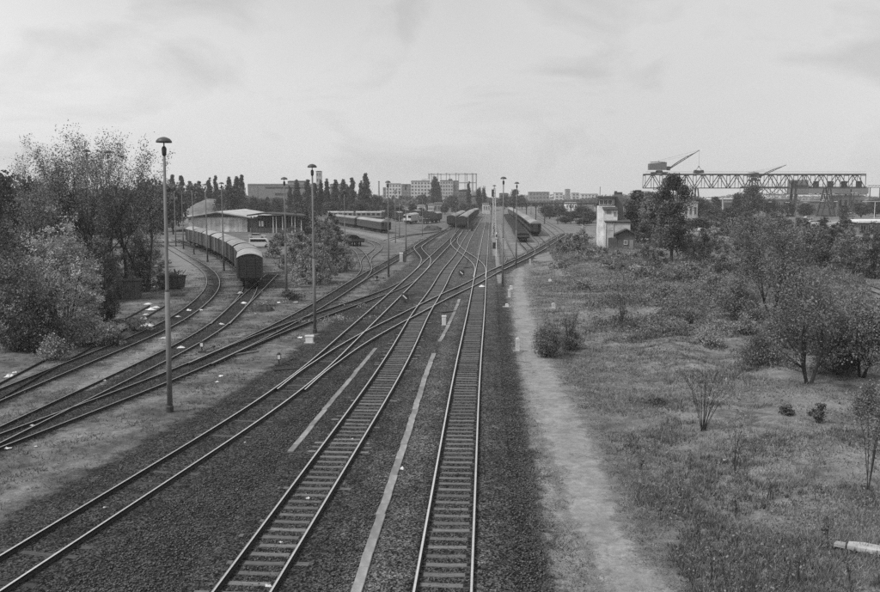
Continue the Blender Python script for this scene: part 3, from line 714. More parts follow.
# the covered wagons on the curved track: index along T5 where the near end stands
_c = TR['T5']; _near = P(251, 290); _i = int(np.argmin(np.hypot(_c[:, 0] - _near.x, _c[:, 1] - _near.y)))
place_train('T5', None or 0, 8, 11.3, covered_wagon, lambda k: 'nearest covered goods wagon of the curved row, dark end wall towards the bridge' if k == 0 else 'covered goods wagon in the curved row, %s from the near end' % ORD[k + 1], 'covered goods wagons on the curved yard track', LZ - .004, use=_i)
place_train('T3', P(459, 229.4).y, 13, 12.4, lambda l: covered_wagon(l, 11.2), lambda k: 'covered goods wagon of the right hand far train, %s from its near end' % ORD[k + 1], 'right hand far goods train', RZ)
place_train('T4', P(450, 227.6).y, 9, 12.4, lambda l: covered_wagon(l, 11.2), lambda k: 'covered goods wagon of the left hand far train, %s from its near end' % ORD[k + 1], 'left hand far goods train', LZ)
place_train('TA', P(524.5, 242.8).y, 13, 15.2, lambda l: flat_wagon(l, load=True), lambda k: 'low dark flat wagon left of the coaches, %s from the near end' % ORD[k + 1], 'row of low flat wagons', LZ + .02)
place_train('TB', P(537, 236.6).y, 11, 22.4, coach, lambda k: 'dark passenger coach right of the flat wagons, %s from the near end' % ORD[k + 1], 'row of dark coaches', LZ + .012)

# pale carriages and rail vehicles at the left depot
def set_thing(t, px0, py0, px1, py1, z=None):
    a, b = P(px0, py0), P(px1, py1); d = b - a; t.location = ((a.x + b.x) / 2, (a.y + b.y) / 2, 0.0); t.rotation_euler = (0, 0, math.atan2(d.y, d.x)); return t
for i, (a, b) in enumerate([((386.5, 233.5), (361, 228.6)), ((359, 228.2), (337, 224.6))]):
    ln = (P(*a) - P(*b)).length
    c_ = coach(['grey carriage standing on the depot siding left of the lamp post, nearer one', 'grey carriage behind the leafy thicket on the depot siding, farther one'][i], ln - .8, 'coach_side', 'roof_mid', 'wagon_end', 'grey carriages at the depot'); set_thing(c_, *a, *b)
    # a short bit of siding beneath
for i, (x0, x1) in enumerate([(328, 354), (356, 382)]):
    Yc = P(350, 220).y; a = at(x0, 218, Yc); b = at(x1, 218, Yc); c_ = coach(['pale roofed carriage in front of the poplars, left one', 'pale roofed carriage in front of the poplars, right one'][i], (b.x - a.x), 'plaster_grey', 'roof_light', 'plaster_grey', 'pale carriages before the poplars')
    c_.location = ((a.x + b.x) / 2, Yc, 0); c_.rotation_euler = (0, 0, R(-3))
# white fronted railcar
p0 = P(410.5, 224.3); t = thing('railcar', 'railcar with a white front standing left of the goods trains', 'railcar', (p0.x, p0.y + 9, 0), R(82))
MB().box((0, 0, 2.2), (17, 2.9, 2.4)).build('body', 'coach_light', t)
MB().prism(arc_roof(2.95, 3.41, .5) + [(1.4, 3.3), (-1.4, 3.3)], -8.6, 8.6).build('roof', 'roof_light', t)
MB().box((-8.56, 0, 2.2), (.12, 2.7, 2.3)).build('front', 'white_paint', t)
for y in (-.85, .85): MB().box((-8.66, y, 2.75), (.1, 1.1, .85)).build('windscreen', 'glass_dark', t)
MB().box((-8.66, 0, 1.25), (.12, 2.5, .3)).build('bumper', 'wagon_under', t)
MB().box((0, 0, .75), (16, 2.2, .55)).build('underframe', 'wagon_under', t)
for x in (-6.5, -4.4, 4.4, 6.5):
    for y in (-.75, .75): wheel(t, x, y)
p0 = P(397, 221.5); t = covered_wagon('dark covered wagon beside the white fronted railcar, left of it', 9.6, 'odd wagons at the depot'); t.location = (p0.x, p0.y + 5, 0); t.rotation_euler = (0, 0, R(82))
p0 = P(423, 224.2); t = flat_wagon('dark flat wagon right of the white fronted railcar', 17, 'odd wagons at the depot'); t.location = (p0.x + 2.4, p0.y + 9, 0); t.rotation_euler = (0, 0, R(72))
p0 = P(436, 222.5); t = covered_wagon('dark covered wagon left of the pair of goods trains', 9.6, 'odd wagons at the depot'); t.location = (p0.x, p0.y + 8, 0); t.rotation_euler = (0, 0, R(78))
for i, (x, y, rz) in enumerate([(381, 220, 84), (404, 217.8, 80), (428.5, 219.5, 76), (415.5, 218.5, 78)]):
    p0 = P(x, y); t = covered_wagon(['covered wagon behind the depot lamp post, right of the pale carriages', 'covered wagon farther behind the white fronted railcar', 'covered wagon beyond the dark flat wagon', 'covered wagon half hidden behind the railcar, right of it'][i], 9.6, 'odd wagons at the depot'); t.location = (p0.x, p0.y + 5, 0); t.rotation_euler = (0, 0, R(rz))
# dark flat trolley with a load on the loop siding
p0 = P(352.5, 246.2); t = flat_wagon('dark flat trolley with a covered load beside the loop siding', 7.0, None); t.name = 'rail_trolley'; t.location = (p0.x, p0.y + 2, 0); t.rotation_euler = (0, 0, R(112))
MB().prism([(-1.2, 1.3), (1.2, 1.3), (1.1, 1.9), (.4, 2.3), (-.5, 2.2), (-1.15, 1.8)], -.6, 2.9).build('tarpaulin_load', 'rubber', t)

# ------------------------------------------------------------------ cable slabs between the tracks
def cable_slabs(pts, wd, label, z=.06):
    g = [P(x, y, z) for x, y in pts]; c = smooth_line(resample(g, .5), 4); c = resample(c, .1)
    t = thing('cable_trough', label, 'cable trough'); r = random.Random(len(pts) + int(pts[0][0])); me = []
    for k in range(4):
        b = MB(); x, y, q = .49, wd / 2, .055; e = .012; j = [r.uniform(-.006, .006) for _ in range(4)]
        b.add([(-x, -y, -.1), (x, -y, -.1), (x, y, -.1), (-x, y, -.1), (-x, -y, q - e), (x, -y, q - e), (x, y, q - e), (-x, y, q - e), (-x + e, -y + e, q + j[0]), (x - e, -y + e, q + j[1]), (x - e, y - e, q + j[2]), (-x + e, y - e, q + j[3])],
              [(0, 1, 5, 4), (1, 2, 6, 5), (2, 3, 7, 6), (3, 0, 4, 7), (4, 5, 9, 8), (5, 6, 10, 9), (6, 7, 11, 10), (7, 4, 8, 11), (8, 9, 10, 11)]); me.append(b.mesh('cover_slab', 'concrete'))
    n = len(c) // 10
    for i in range(n):
        a, b = c[i * 10], c[min(i * 10 + 9, len(c) - 1)]; d = b - a; p = (a + b) / 2
        o = obj('cover_slab', r.choice(me), t, (p[0] + r.gauss(0, .012), p[1], z - .01 + r.uniform(-.012, .006))); o.rotation_euler = (r.gauss(0, .01), r.gauss(0, .008), math.atan2(d[1], d[0]) + r.gauss(0, .012))
    return t
cable_slabs([(341, 640), (356, 592), (386, 500), (412, 420), (424, 381), (434, 353)], .29, 'long row of concrete cable cover slabs between the two nearest main tracks')
cable_slabs([(291, 452), (318, 418), (349, 381), (377, 347)], .26, 'row of concrete cable cover slabs left of the second main track')
cable_slabs([(440, 341.5), (448, 326), (455, 311), (459.5, 299)], .27, 'short bent row of concrete cable cover slabs before the crossover')

# ------------------------------------------------------------------ small track furniture
def switch_lantern(px, py, label, h=.75, white=True):
    p = G(px, py); t = thing('switch_lantern', label, 'switch lantern', p, R(10), 'point lanterns')
    b = MB(); b.tube([(0, 0, -.05), (0, 0, h * .5)], .045, 8); b.box((0, 0, .06), (.5, .26, .12)); b.build('stand', 'steel_dark', t)
    MB().box((0, 0, h * .68), (.26, .26, h * .42)).build('lantern_box', 'steel_dark', t)
    if white: MB().box((0, -.135, h * .68), (.18, .012, h * .3)).build('glass_panel', 'white_paint', t)
    MB().lathe([(.09, h * .89), (.1, h * .93), (.05, h)], 8).build('cap', 'steel_dark', t)
    lv = MB(); lv.bar((.15, 0, .1), (.75, .1, .38), .04); lv.tube([(.7, .09, .36), (.86, .12, .42)], .09, 8); lv.build('weight_lever', 'steel_dark', t)
    return t
switch_lantern(279, 366, 'dark point lantern with a white panel standing left of the main track', .85)
switch_lantern(202, 352.5, 'point lantern with white lever top near the yard track by the tall lamp post', .8)
switch_lantern(377, 281, 'small dark point lantern left of the third lamp post', .7, False)
switch_lantern(351.5, 265, 'small dark point lantern at the foot of the thicket', .7, False)
def dwarf_signal(px, py, label):
    p = G(px, py); t = thing('dwarf_signal', label, 'dwarf signal', p, R(-6), 'dwarf signals')
    b = MB(); b.tube([(0, 0, -.05), (0, 0, .3)], .06, 8); b.build('stand', 'steel_dark', t)
    MB().prism([(-.36, .25), (.36, .25), (.36, .8), (.2, .98), (-.2, .98), (-.36, .8)], -.14, .14, axis='y').build('signal_box', 'steel_dark', t)
    b = MB(); M = Matrix.Rotation(R(42), 3, 'Y'); b.box((0, -.155, .62), (.52, .02, .11), mat_=M); b.build('white_bar', 'white_paint', t)
    MB().tube([(.15, -.14, .82), (.15, -.26, .80)], .07, 8).build('lens_hood', 'steel_dark', t)
    return t
dwarf_signal(405, 303, 'dwarf signal with white slanted bar right of the left main track')
dwarf_signal(461.5, 277.5, 'dwarf signal between the two middle main tracks near the crossover')
def relay_box(px, py, wd, h, m, label, lid='roof_felt'):
    p = G(px, py); t = thing('relay_box', label, 'relay box', p, R(8))
    MB().box((0, 0, h / 2), (wd, wd * .6, h)).build('cabinet', m, t); MB().prism([(-wd * .36, h), (wd * .36, h), (wd * .3, h + .07), (0, h + .13), (-wd * .3, h + .07)], -wd * .58, wd * .58).build('lid', lid, t)
    MB().box((0, -wd * .31, h * .5), (wd * .8, .03, h * .75)).build('door', m, t); MB().box((0, 0, .03), (wd * 1.4, wd, .1)).build('plinth', 'concrete', t); return t
relay_box(309.5, 343.5, .55, .5, 'white_paint', 'small white box at the foot of the second lamp post', 'white_worn')
relay_box(403.6, 262, .8, 1.5, 'steel_grey', 'grey relay box beside the thin lamp post')
MB  # (white side of the relay box follows)
relay_box(401.2, 262.3, .5, 1.4, 'white_worn', 'narrow white cabinet left of the grey relay box', 'white_worn')
relay_box(444, 326, .32, .75, 'white_paint', 'small white cabinet left of the short bent cable slabs', 'white_worn')
relay_box(494, 231.5, .9, 1.2, 'steel_dark', 'dark box at the foot of the white signal mast')
relay_box(494.8, 249, .8, 1.2, 'steel_dark', 'dark box beside the thin white post by the main tracks')
relay_box(472, 231.5, .7, 1.6, 'steel_dark', 'dark post box right of the goods train front')
def marker(px, py, h, label, wd=.22, m='white_worn', foot=True):
    p = G(px, py); t = thing('marker_post', label, 'marker post', p, 0, 'white marker posts beside the path')
    MB().prism([(-wd / 2, -.1), (wd / 2, -.1), (wd / 2 * .9, h - .05), (wd / 4, h), (-wd / 4, h), (-wd / 2 * .9, h - .05)], -wd / 2, wd / 2, axis='y').build('post', m, t)
    if foot: MB().box((0, 0, .04), (wd * 2.4, wd * 2, .12)).build('footing', 'concrete', t)
for i, (x, y, h) in enumerate([(517.5, 352, .95), (509.2, 298, .9), (507, 307.5, .35), (530, 265, .9), (568.5, 276.5, .5), (553.5, 309, .55), (511, 290, .5), (550, 282, .35)]):
    marker(x, y, h, ['white topped post left of the conical bush', 'white post at the path edge, upper of a pair', 'low white stone at the path edge below a white post', 'white post just right of the crossover track', 'low white stone in the scrub, farther one', 'low white stone behind the conical bush', 'low white stone by the nearer right lamp post', 'low white stone in the grass right of the lamp posts'][i], .34 if h < .6 else .26)
# point rods and crossing boards lying across the tracks
def board(px0, py0, px1, py1, label, wd=.22, h=.12, m='timber_dark', z0=.02):
    a, b = P(px0, py0), P(px1, py1); d = b - a; bb_ = MB(); bb_.box((0, 0, h / 2), (d.length, wd, h)); bb_.box((d.length * .3, wd * .9, h * .3), (d.length * .25, wd * .5, h * .6))
    o = bb_.build('point_rod_cover', m, None, loc=((a.x + b.x) / 2, (a.y + b.y) / 2, z0)); o.rotation_euler = (0, 0, math.atan2(d.y, d.x)); return tag(o, label, 'rod cover')
board(274, 371.5, 300, 370, 'dark rod cover lying between the dark point lantern and the track')
board(397, 312.5, 412, 311, 'dark rod cover beside the dwarf signal with slanted bar')
board(441, 313.5, 456, 312, 'dark rod cover across the short bent cable slabs')
board(464, 268.5, 471, 267.6, 'dark rod cover right of the crossover dwarf signal')
board(232, 356, 258, 352, 'grey plank lying by the yard track in front of the wagons', .2, .08, 'timber')

# litter, rags and debris
def litter(px, py, wpx, label, m='paper', flat=.35, seed=0):
    p = G(px, py); r = random.Random(seed + int(px * 7)); sz = 1.35 * wpx * mpp(p.y); b = MB(); n = 5
    vs = []; fs = []
    for i in range(n):
        for j in range(n):
            u, v = i / (n - 1) - .5, j / (n - 1) - .5; k = 1 - .35 * r.random()
            vs.append((u * sz * k, v * sz * .75 * k, .02 + (0 if i in (0, n - 1) or j in (0, n - 1) else sz * flat * r.random())))
    for i in range(n - 1):
        for j in range(n - 1): a = i * n + j; fs.append((a, a + n, a + n + 1, a + 1))
    k = len(vs); border = [i * n for i in range(n)] + [(n - 1) * n + j for j in range(1, n)] + [i * n + n - 1 for i in range(n - 2, -1, -1)] + [j for j in range(n - 2, 0, -1)]
    fs.append(tuple(border))
    o = b.add(vs, fs).build('litter', m, None, loc=(p.x, p.y, p.z + .01)); o.rotation_euler = (0, 0, r.uniform(0, 6)); return tag(o, label, 'litter', 'white litter lying by the tracks')
LIT = [(147.7, 326, 12, 'large white rag beside the yard track, nearest the tall lamp post'), (151, 310, 9, 'white rag in the litter trail left of the tall lamp post, middle piece'), (149, 304.5, 7, 'white scrap at the upper end of the litter trail'), (156, 308, 6, 'white scrap right of the middle rag of the litter trail'), (143, 319.5, 8, 'white scrap just above the large white rag'), (146, 315, 5, 'white small scrap halfway up the litter trail'),
       (109, 340, 8, 'white rag at the tip of the overgrown track'), (113.5, 333.5, 5, 'white scrap above the rag on the overgrown track'), (181, 348, 7, 'pale scrap between the yard tracks right of the tall lamp post'), (189, 310.5, 6, 'white scrap inside the curve by the skip'), (163, 338.5, 7, 'pale scrap left of the tall lamp post between two tracks'), (201, 310.5, 4, 'tiny white scrap on the curved track right rail'), (178, 317, 5, 'pale scrap between the rails of the curved track'),
       (60, 351, 10, 'long white rag below the front bush at left'), (9, 377, 9, 'white crumpled sheet at the left edge by the rails'), (15, 373, 5, 'white scrap beside the crumpled sheet at the left edge'), (4, 397.5, 4, 'white scrap on the rail at the left edge'), (32, 426, 4, 'white scrap in the switch at lower left'), (104, 381, 4, 'white scrap on the yard track rail, left of centre'), (8, 449, 6, 'white scrap below the switch at the left edge'), (36, 447, 3, 'tiny white scrap in the grass below the switch at left'),
       (244, 444, 6, 'white scrap on the ballast beside the left main track'), (104, 509, 6, 'pale round scrap on the left main track'), (221, 376.5, 5, 'white scrap in the grass below the yard tracks, upper one'), (217, 382.5, 4, 'white scrap in the grass below the yard tracks, lower one'), (401, 469.5, 8, 'white crumpled paper beside the long cable slabs'), (308, 499, 5, 'white scrap on the sleepers of the second main track'), (281, 543, 4, 'small white scrap between the rails of the second main track, upper one'), (271, 555, 4, 'small white scrap between the rails of the second main track, lower one'), (268, 587, 8, 'white paper at the lower edge on the second main track'), (447, 577, 5, 'white scrap on the sleepers of the nearest track'), (352, 440, 4, 'small white scrap beside the second main track'),
       (244, 303.5, 6, 'white scrap in front of the nearest goods wagon, between the rails'), (222, 324.5, 5, 'white scrap on the wagon track'), (240, 293.5, 6, 'white scrap left of the nearest goods wagon'), (279, 303, 4, 'white scrap right of the nearest goods wagon'), (296, 302.5, 4, 'white scrap below the thicket'), (300, 338, 5, 'white rag beside the small white box'), (725, 461, 5, 'white scrap at the foot of a sapling in the meadow'), (482, 287, 7, 'pale patch of paper between the rails by the crossover')]
for i, (x, y, wd, lb) in enumerate(LIT): litter(x, y, wd, lb, 'paper' if 'pale' not in lb else 'white_worn', .22, i)
# broken slab at the lower right
p = G(868, 550); t = thing('broken_slab', 'pale broken slab lying in the grass at the lower right edge', 'slab', p, R(-24))
MB().prism([(-.55, -.2), (.1, -.28), (.6, -.16), (.62, .12), (-.1, .25), (-.5, .15)], .0, .12, axis='z').build('slab', 'concrete_light', t); MB().prism([(-.9, -.12), (-.6, -.18), (-.58, .1), (-.82, .12)], .0, .09, axis='z').build('fragment', 'concrete', t)
# heap of dark branches near the wagons
def heap(px, py, wpx, h, label, seed, m='bark', n=34):
    p = G(px, py); r = random.Random(seed); w_ = wpx * mpp(p.y); b = MB()
    t = thing('debris_heap', label, 'debris heap', p)
    k = 14; b.lathe([(w_ * .5, -.05), (w_ * .42, h * .25), (w_ * .26, h * .5), (.05, h * .62)], k); b.v = [(x * (1 + .25 * math.sin(5 * x + y)), y * .7, z * (1 + .4 * math.sin(7 * x + 3 * y))) for x, y, z in b.v]; b.build('soil', 'rust', t)
    b = MB()
    for _ in range(n):
        a = r.uniform(0, 6.28); q = Vector((r.gauss(0, w_ * .22), r.gauss(0, w_ * .14), r.uniform(0, h * .5))); d = Vector((math.cos(a), math.sin(a), r.uniform(-.2, .5))) * r.uniform(.3, .9); b.tube([q, q + d], [.035, .015], 5)
    b.build('branches', m, t); return t
heap(264, 310.5, 26, .9, 'heap of dark branches and rubbish in front of the nearest goods wagon', 3)
heap(178, 296, 18, .4, 'low scatter of rubble in front of the rubbish skip', 5, 'timber', 20)
heap(431, 230.5, 22, 2.3, 'pale rubble heap in front of the pair of goods trains', 8, 'concrete', 20)

# rubbish skip
p = G(172, 288.5); t = thing('rubbish_skip', 'open steel rubbish skip heaped with scrap beside the curved yard track', 'skip', p, R(-8))
b = MB(); Wd = 2.6; b.prism([(-1.15, .12), (1.15, .12), (1.4, 1.45), (-1.4, 1.45)], -.75, -.69, axis='y'); b.prism([(-1.15, .12), (1.15, .12), (1.4, 1.45), (-1.4, 1.45)], .69, .75, axis='y')
b.box((0, 0, .15), (2.3, 1.4, .06)); b.bar((-1.16, 0, .12), (-1.4, 0, 1.45), 1.38, .06); b.bar((1.16, 0, .12), (1.4, 0, 1.45), 1.38, .06); b.build('tub', 'rust', t)
b = MB()
for s in (-1, 1): b.box((0, s * .76, 1.46), (2.9, .1, .1)); b.box((s * 1.42, 0, 1.46), (.1, 1.42, .1))
for x in (-.8, -.2, .4, 1.0): b.box((x, -.78, .75), (.08, .06, 1.25))
b.build('rim', 'steel_dark', t)
for x in (-.8, .8): MB().box((x, 0, .06), (.14, 1.4, .12)).build('skid', 'steel_dark', t)
r = random.Random(12)
jb = MB(); jb.lathe([(1.1, 1.0), (1.0, 1.4), (.6, 1.72), (.05, 1.85)], 12); jb.v = [(x * 1.15, y * .6, z + .15 * math.sin(6 * x + 5 * y)) for x, y, z in jb.v]
for _ in range(26):
    q = Vector((r.uniform(-1.1, 1.1), r.uniform(-.5, .5), r.uniform(1.3, 1.8))); d = Vector((r.gauss(0, .5), r.gauss(0, .3), r.uniform(.05, .7))); jb.bar(q, q + d, r.uniform(.03, .16), .03)
o = jb.build('scrap_heap', 'rust', None, loc=p); o.rotation_euler = (0, 0, R(-8)); tag(o, 'jumble of scrap boards filling the rubbish skip', 'scrap')
# pale bags left of the skip
for i, (x, y, s) in enumerate([(148, 288, .55), (152, 286, .45), (156, 289, .4)]):
    q = G(x, y); b = MB(); b.lathe([(.3 * s, 0), (.55 * s, .25 * s), (.5 * s, .8 * s), (.2 * s, 1.3 * s), (.1 * s, 1.5 * s)], 9); b.v = [(a + .08 * math.sin(9 * c + i), d, c) for a, d, c in b.v]
    tag(b.build('sack', 'white_worn', None, True, loc=q), ['leftmost pale sack standing left of the rubbish skip', 'middle pale sack left of the rubbish skip', 'smallest pale sack next to the rubbish skip'][i], 'sack', 'pale sacks by the skip')
# dark shed under the trees
p = G(132, 298.5); t = thing('shed', 'small dark board shed under the trees left of the rubbish skip', 'shed', p, R(12))
for i in range(8): MB().box((-.77 + i * .22, -.9, .95), (.2, .04, 1.9)).build('board', 'brick_dark', t)
MB().box((0, 0, .9), (1.7, 1.7, 1.8)).build('wall', 'wagon_end', t); MB().box((0, 0, 1.95), (2.0, 2.1, .1)).build('roof', 'roof_felt', t)

# thin white post and lattice signal mast right of the main tracks
p = G(496.3, 256.5); t = thing('signal_post', 'thin white post right of the nearest main track, in front of the signal mast', 'signal post', p)
MB().tube([(0, 0, -.1), (0, 0, 4.2)], [.09, .07], 8).build('post', 'white_worn', t); MB().box((0, -.05, 3.5), (.34, .2, .8)).build('signal_head', 'white_worn', t); MB().box((0, -.16, 3.6), (.2, .03, .5)).build('lens', 'glass_dark', t)
p = G(494, 237.5); t = thing('signal_mast', 'tall pale lattice signal mast beside the main tracks', 'signal mast', p, R(6)); H = 12.2; b = MB()
for sx in (-1, 1):
    for sy in (-1, 1): b.bar((sx * .48, sy * .3, -.1), (sx * .22, sy * .15, H), .13)
n = 15
for k in range(n):
    z0, z1 = H * k / n, H * (k + 1) / n; f0, f1 = 1 - .54 * k / n, 1 - .54 * (k + 1) / n
    for sy in (-1, 1):
        s = 1 if k % 2 else -1; b.bar((s * .48 * f0, sy * .3 * f0, z0), (-s * .48 * f1, sy * .3 * f1, z1), .09); b.bar((-.48 * f0, sy * .3 * f0, z0), (.48 * f0, sy * .3 * f0, z0), .07)
b.build('lattice', 'white_worn', t)
MB().box((-.42, -.2, H - 1.2), (.55, .3, 1.8)).build('signal_head', 'steel_dark', t); MB().lathe([(.3, H + .5), (.45, H + .55), (.4, H + .7), (.05, H + .8)], 12).build('lamp_shade', 'lamp_shade', t); MB().tube([(0, 0, H - .2), (0, 0, H + .6)], .06, 8).build('lamp_arm', 'steel_dark', t)
MB().box((0, -.05, .25), (1.5, 1.1, .7)).build('footing', 'concrete', t)
# ------------------------------------------------------------------ buildings
def win_mesh(wd, h, frame='white_worn'):
    b = MB(); f = .08
    b.box((0, .02, 0), (wd, .04, h), mi=1)
    for s in (-1, 1): b.box((s * (wd / 2 - f / 2), -.03, 0), (f, .1, h)); b.box((0, -.03, s * (h / 2 - f / 2)), (wd - 2 * f, .1, f))
    b.box((0, -.02, 0), (.06, .07, h - 2 * f))
    return b.mesh('window', [frame, 'glass_dark'])
# long hall with light gable wall behind the goods wagons
Yh = P(218, 231.8).y; a = at(189, 231.8, Yh); b_ = at(247.5, 231.8, Yh); cx_ = (a.x + b_.x) / 2; Wd = b_.x - a.x
t = thing('warehouse', 'long low warehouse with pale gable wall and wide roof behind the goods wagons', 'warehouse', (cx_, Yh, 0), R(2))
zs = at(218, 217.5, Yh).z; zp = at(218, 211.6, Yh).z; z_e = at(190, 218.3, Yh).z
n = 13
for i in range(n): MB().box((-Wd / 2 + Wd * (i + .5) / n, 0, zs * .42), (Wd / n - .05, .3, zs * .84 + .0)).build('wall_panel', 'plaster', t)
MB().box((0, .05, zs * .92), (Wd, .22, zs * .16)).build('wall_band', 'plaster', t)
MB().prism([(-Wd / 2, zs), (Wd / 2, zs), (Wd / 2, zs + .1), (0, zp - .3), (-Wd / 2, zs + .1)], -.1, .2, axis='y').build('gable', 'brick_mid', t)
MB().box((0, 20.5, zs * .5), (Wd - .4, 40, zs)).build('hall', 'plaster_grey', t)
xr, xl = at(262, 213, Yh).x - cx_, at(156, 217, Yh).x - cx_
ov = 1.6
rf = MB(); rf.prism([(xl, z_e - .35), (-Wd / 2 - ov, z_e), (0, zp - .22), (Wd / 2 + ov, z_e), (xr, z_e + .3), (xr, z_e + .62), (Wd / 2 + ov, z_e + .32), (0, zp + .12), (-Wd / 2 - ov, z_e + .32), (xl, z_e)], -1.4, 42, axis='y'); ro = rf.build('roof', 'roof_light', t)
MB().prism([(-Wd / 2 - ov, z_e - .25), (0, zp - .5), (Wd / 2 + ov, z_e - .25), (Wd / 2 + ov, z_e + .02), (0, zp - .2), (-Wd / 2 - ov, z_e + .02)], -1.55, -1.41, axis='y').build('fascia', 'steel_dark', ro)
for px in (205, 212): MB().box((at(px, 208, Yh).x - cx_, 14, zp + .1), (.9, .9, 1.6)).build('vent', 'steel_dark', ro)
# open shed with posts to its right
Ys = P(275, 233).y; a = at(250, 233, Ys); b_ = at(303, 233, Ys); Wd = b_.x - a.x; hz = at(275, 214.3, Ys).z
t = thing('open_shed', 'dark open sided shed with pale uprights right of the warehouse', 'shed', ((a.x + b_.x) / 2, Ys, 0))
MB().prism([(-Wd / 2 - .6, hz - .5), (-Wd / 2 + 3.2, hz + .1), (Wd / 2 + 1, hz - .6), (Wd / 2 + 1, hz - .3), (-Wd / 2 + 3.2, hz + .45), (-Wd / 2 - .6, hz - .15)], -1, 14, axis='y').build('roof', 'roof_felt', t)
MB().box((0, 11, hz * .45), (Wd, .3, hz * .9)).build('back_wall', 'brick_dark', t)
for i in range(17): MB().box((-Wd / 2 + Wd * (i + .5) / 17, 0, (hz - .55) / 2), (.22, .22, hz - .55)).build('post', 'white_worn' if i > 6 and i % 3 else 'timber_dark', t)
MB().box((0, .3, .7), (Wd, .12, 1.4)).build('plinth_wall', 'plaster_grey', t)
MB().box((-Wd * .28, .12, 2.6), (1.4, .12, 1.5)).build('notice_board', 'white_worn', t)
# mound behind the warehouse
t = MB(); Ym = Yh + 75; c0 = at(200, 205, Ym); r = random.Random(2); nx, ny = 40, 10; vs = []; fs = []
for j in range(ny + 1):
    for i in range(nx + 1):
        u, v = i / nx, j / ny; prof = math.sin(math.pi * u) ** .6 * (.72 + .28 * math.sin(3.2 * u + .6)); vs.append((at(166, 205, Ym).x + (at(230, 205, Ym).x - at(166, 205, Ym).x) * u, Ym + 50 * v, max(0, (at(215, 198.0, Ym).z) * prof * math.sin(math.pi * v) ** .6 + r.uniform(-.35, .35) * math.sin(math.pi * v) * math.sin(math.pi * u)) - .05))
for j in range(ny):
    for i in range(nx): k = j * (nx + 1) + i; fs.append((k, k + 1, k + nx + 2, k + nx + 1))
o = t.add(vs, fs).build('mound', 'gravel_heap', None, True); o['kind'] = 'structure'

# block of flats etc.
def block(px0, px1, ytop, Y, nx, ny, m, label, roofm='roof_felt', depth=12.0, name='apartment_block', rz=0.0, wfrac=.55, base=0, wcol='white_worn', windows=True, cat='building', group=None):
    a = at(px0, 200, Y); b = at(px1, 200, Y); Wd = b.x - a.x; h = at(px0, ytop, Y).z
    t = thing(name, label, cat, ((a.x + b.x) / 2, Y, 0), rz, group)
    MB().box((0, depth / 2, h / 2), (Wd, depth, h)).build('wall', m, t)
    rr = MB(); rr.box((0, depth / 2, h + .15), (Wd + .5, depth + .5, .3)); rr.box((0, depth / 2, h + .45), (Wd - 1, depth - 1, .3)); rr.build('roof', roofm, t)
    if windows:
        cw, ch = Wd / nx, (h - 1.5) / ny; wm = win_mesh(cw * wfrac, ch * .5, wcol)
        for i in range(nx):
            for j in range(ny): obj('window', wm, t, (-Wd / 2 + cw * (i + .5), -.05, 1.2 + ch * (j + .55)))
    return t, Wd, h
Y0 = 820
t, Wd, h = block(411, 430, 181.3, Y0, 6, 7, 'plaster', 'pale apartment block with rows of windows, left of the dark poplar')
MB().box((Wd * .26, 4, h + 1.2), (Wd * .42, 6, 2.2)).build('roof_house', 'plaster', t)
t, Wd, h = block(440, 453, 180.8, Y0 - 20, 5, 7, 'plaster_dirty', 'grey apartment block right of the dark poplar', rz=R(0)); MB().box((Wd * .3, 4, h + 1), (Wd * .3, 5, 1.8)).build('roof_house', 'plaster_grey', t)
block(453.3, 458.5, 181.2, Y0 - 18, 2, 7, 'plaster_grey', 'narrow darker end block attached right of the grey apartment block')
block(386, 401, 184, Y0 + 40, 5, 6, 'plaster', 'white apartment block behind the far lamp post, left of the others')
block(401.6, 410.6, 184.6, Y0 + 60, 4, 6, 'plaster_grey', 'dark grey apartment block between two pale blocks')
block(383, 386, 188, Y0 + 80, 1, 5, 'plaster_grey', 'low narrow grey house left of the white apartment block')
t, Wd, h = block(458.8, 469, 190.5, 620, 4, 3, 'brick_dark', 'dark brick works building below the gasholder frame'); MB().box((Wd * .1, 4, h + .8), (Wd * .5, 5, .5)).build('roof_slab', 'roof_light', t)
t, Wd, h = block(469.5, 483, 196.5, 560, 5, 2, 'brick_mid', 'brick house with hipped roof below the gasholder, right of the dark cypress'); MB().prism([(-Wd / 2 - .3, h), (Wd / 2 + .3, h), (Wd * .28, h + 3.2), (-Wd * .28, h + 3.2)], .5, 11.5, axis='y').build('hipped_roof', 'roof_mid', t)
# long block with dark window band behind the left poplars
t, Wd, h = block(248, 313, 184.5, 640, 13, 2, 'plaster_grey', 'long flat factory block with a dark window band behind the poplars', windows=False, roofm='roof_mid')
z1 = at(280, 187.5, 640).z; MB().box((Wd * .12, -.06, z1), (Wd * .7, .3, 1.1)).build('window_band', 'glass_dark', t)
MB().box((-Wd * .37, -.08, h * .5), (2.2, .3, h * .9)).build('wall_pier', 'brick_mid', t)
MB().box((-.2, -.1, at(280, 194, 640).z), (Wd * .16, .3, 1.4)).build('lower_window_band', 'glass_dark', t)
t, Wd, h = block(288, 305, 181.5, 668, 5, 2, 'plaster_grey', 'upper storey block behind the long factory, partly hidden by poplars', windows=True)
block(316.5, 321.5, 171.5, 760, 2, 6, 'plaster_dirty', 'slim pale tower rising behind the poplars', depth=6, name='tower_block')
block(330, 346, 184.5, 720, 4, 4, 'plaster_grey', 'pale grey block glimpsed between the poplars', windows=True)
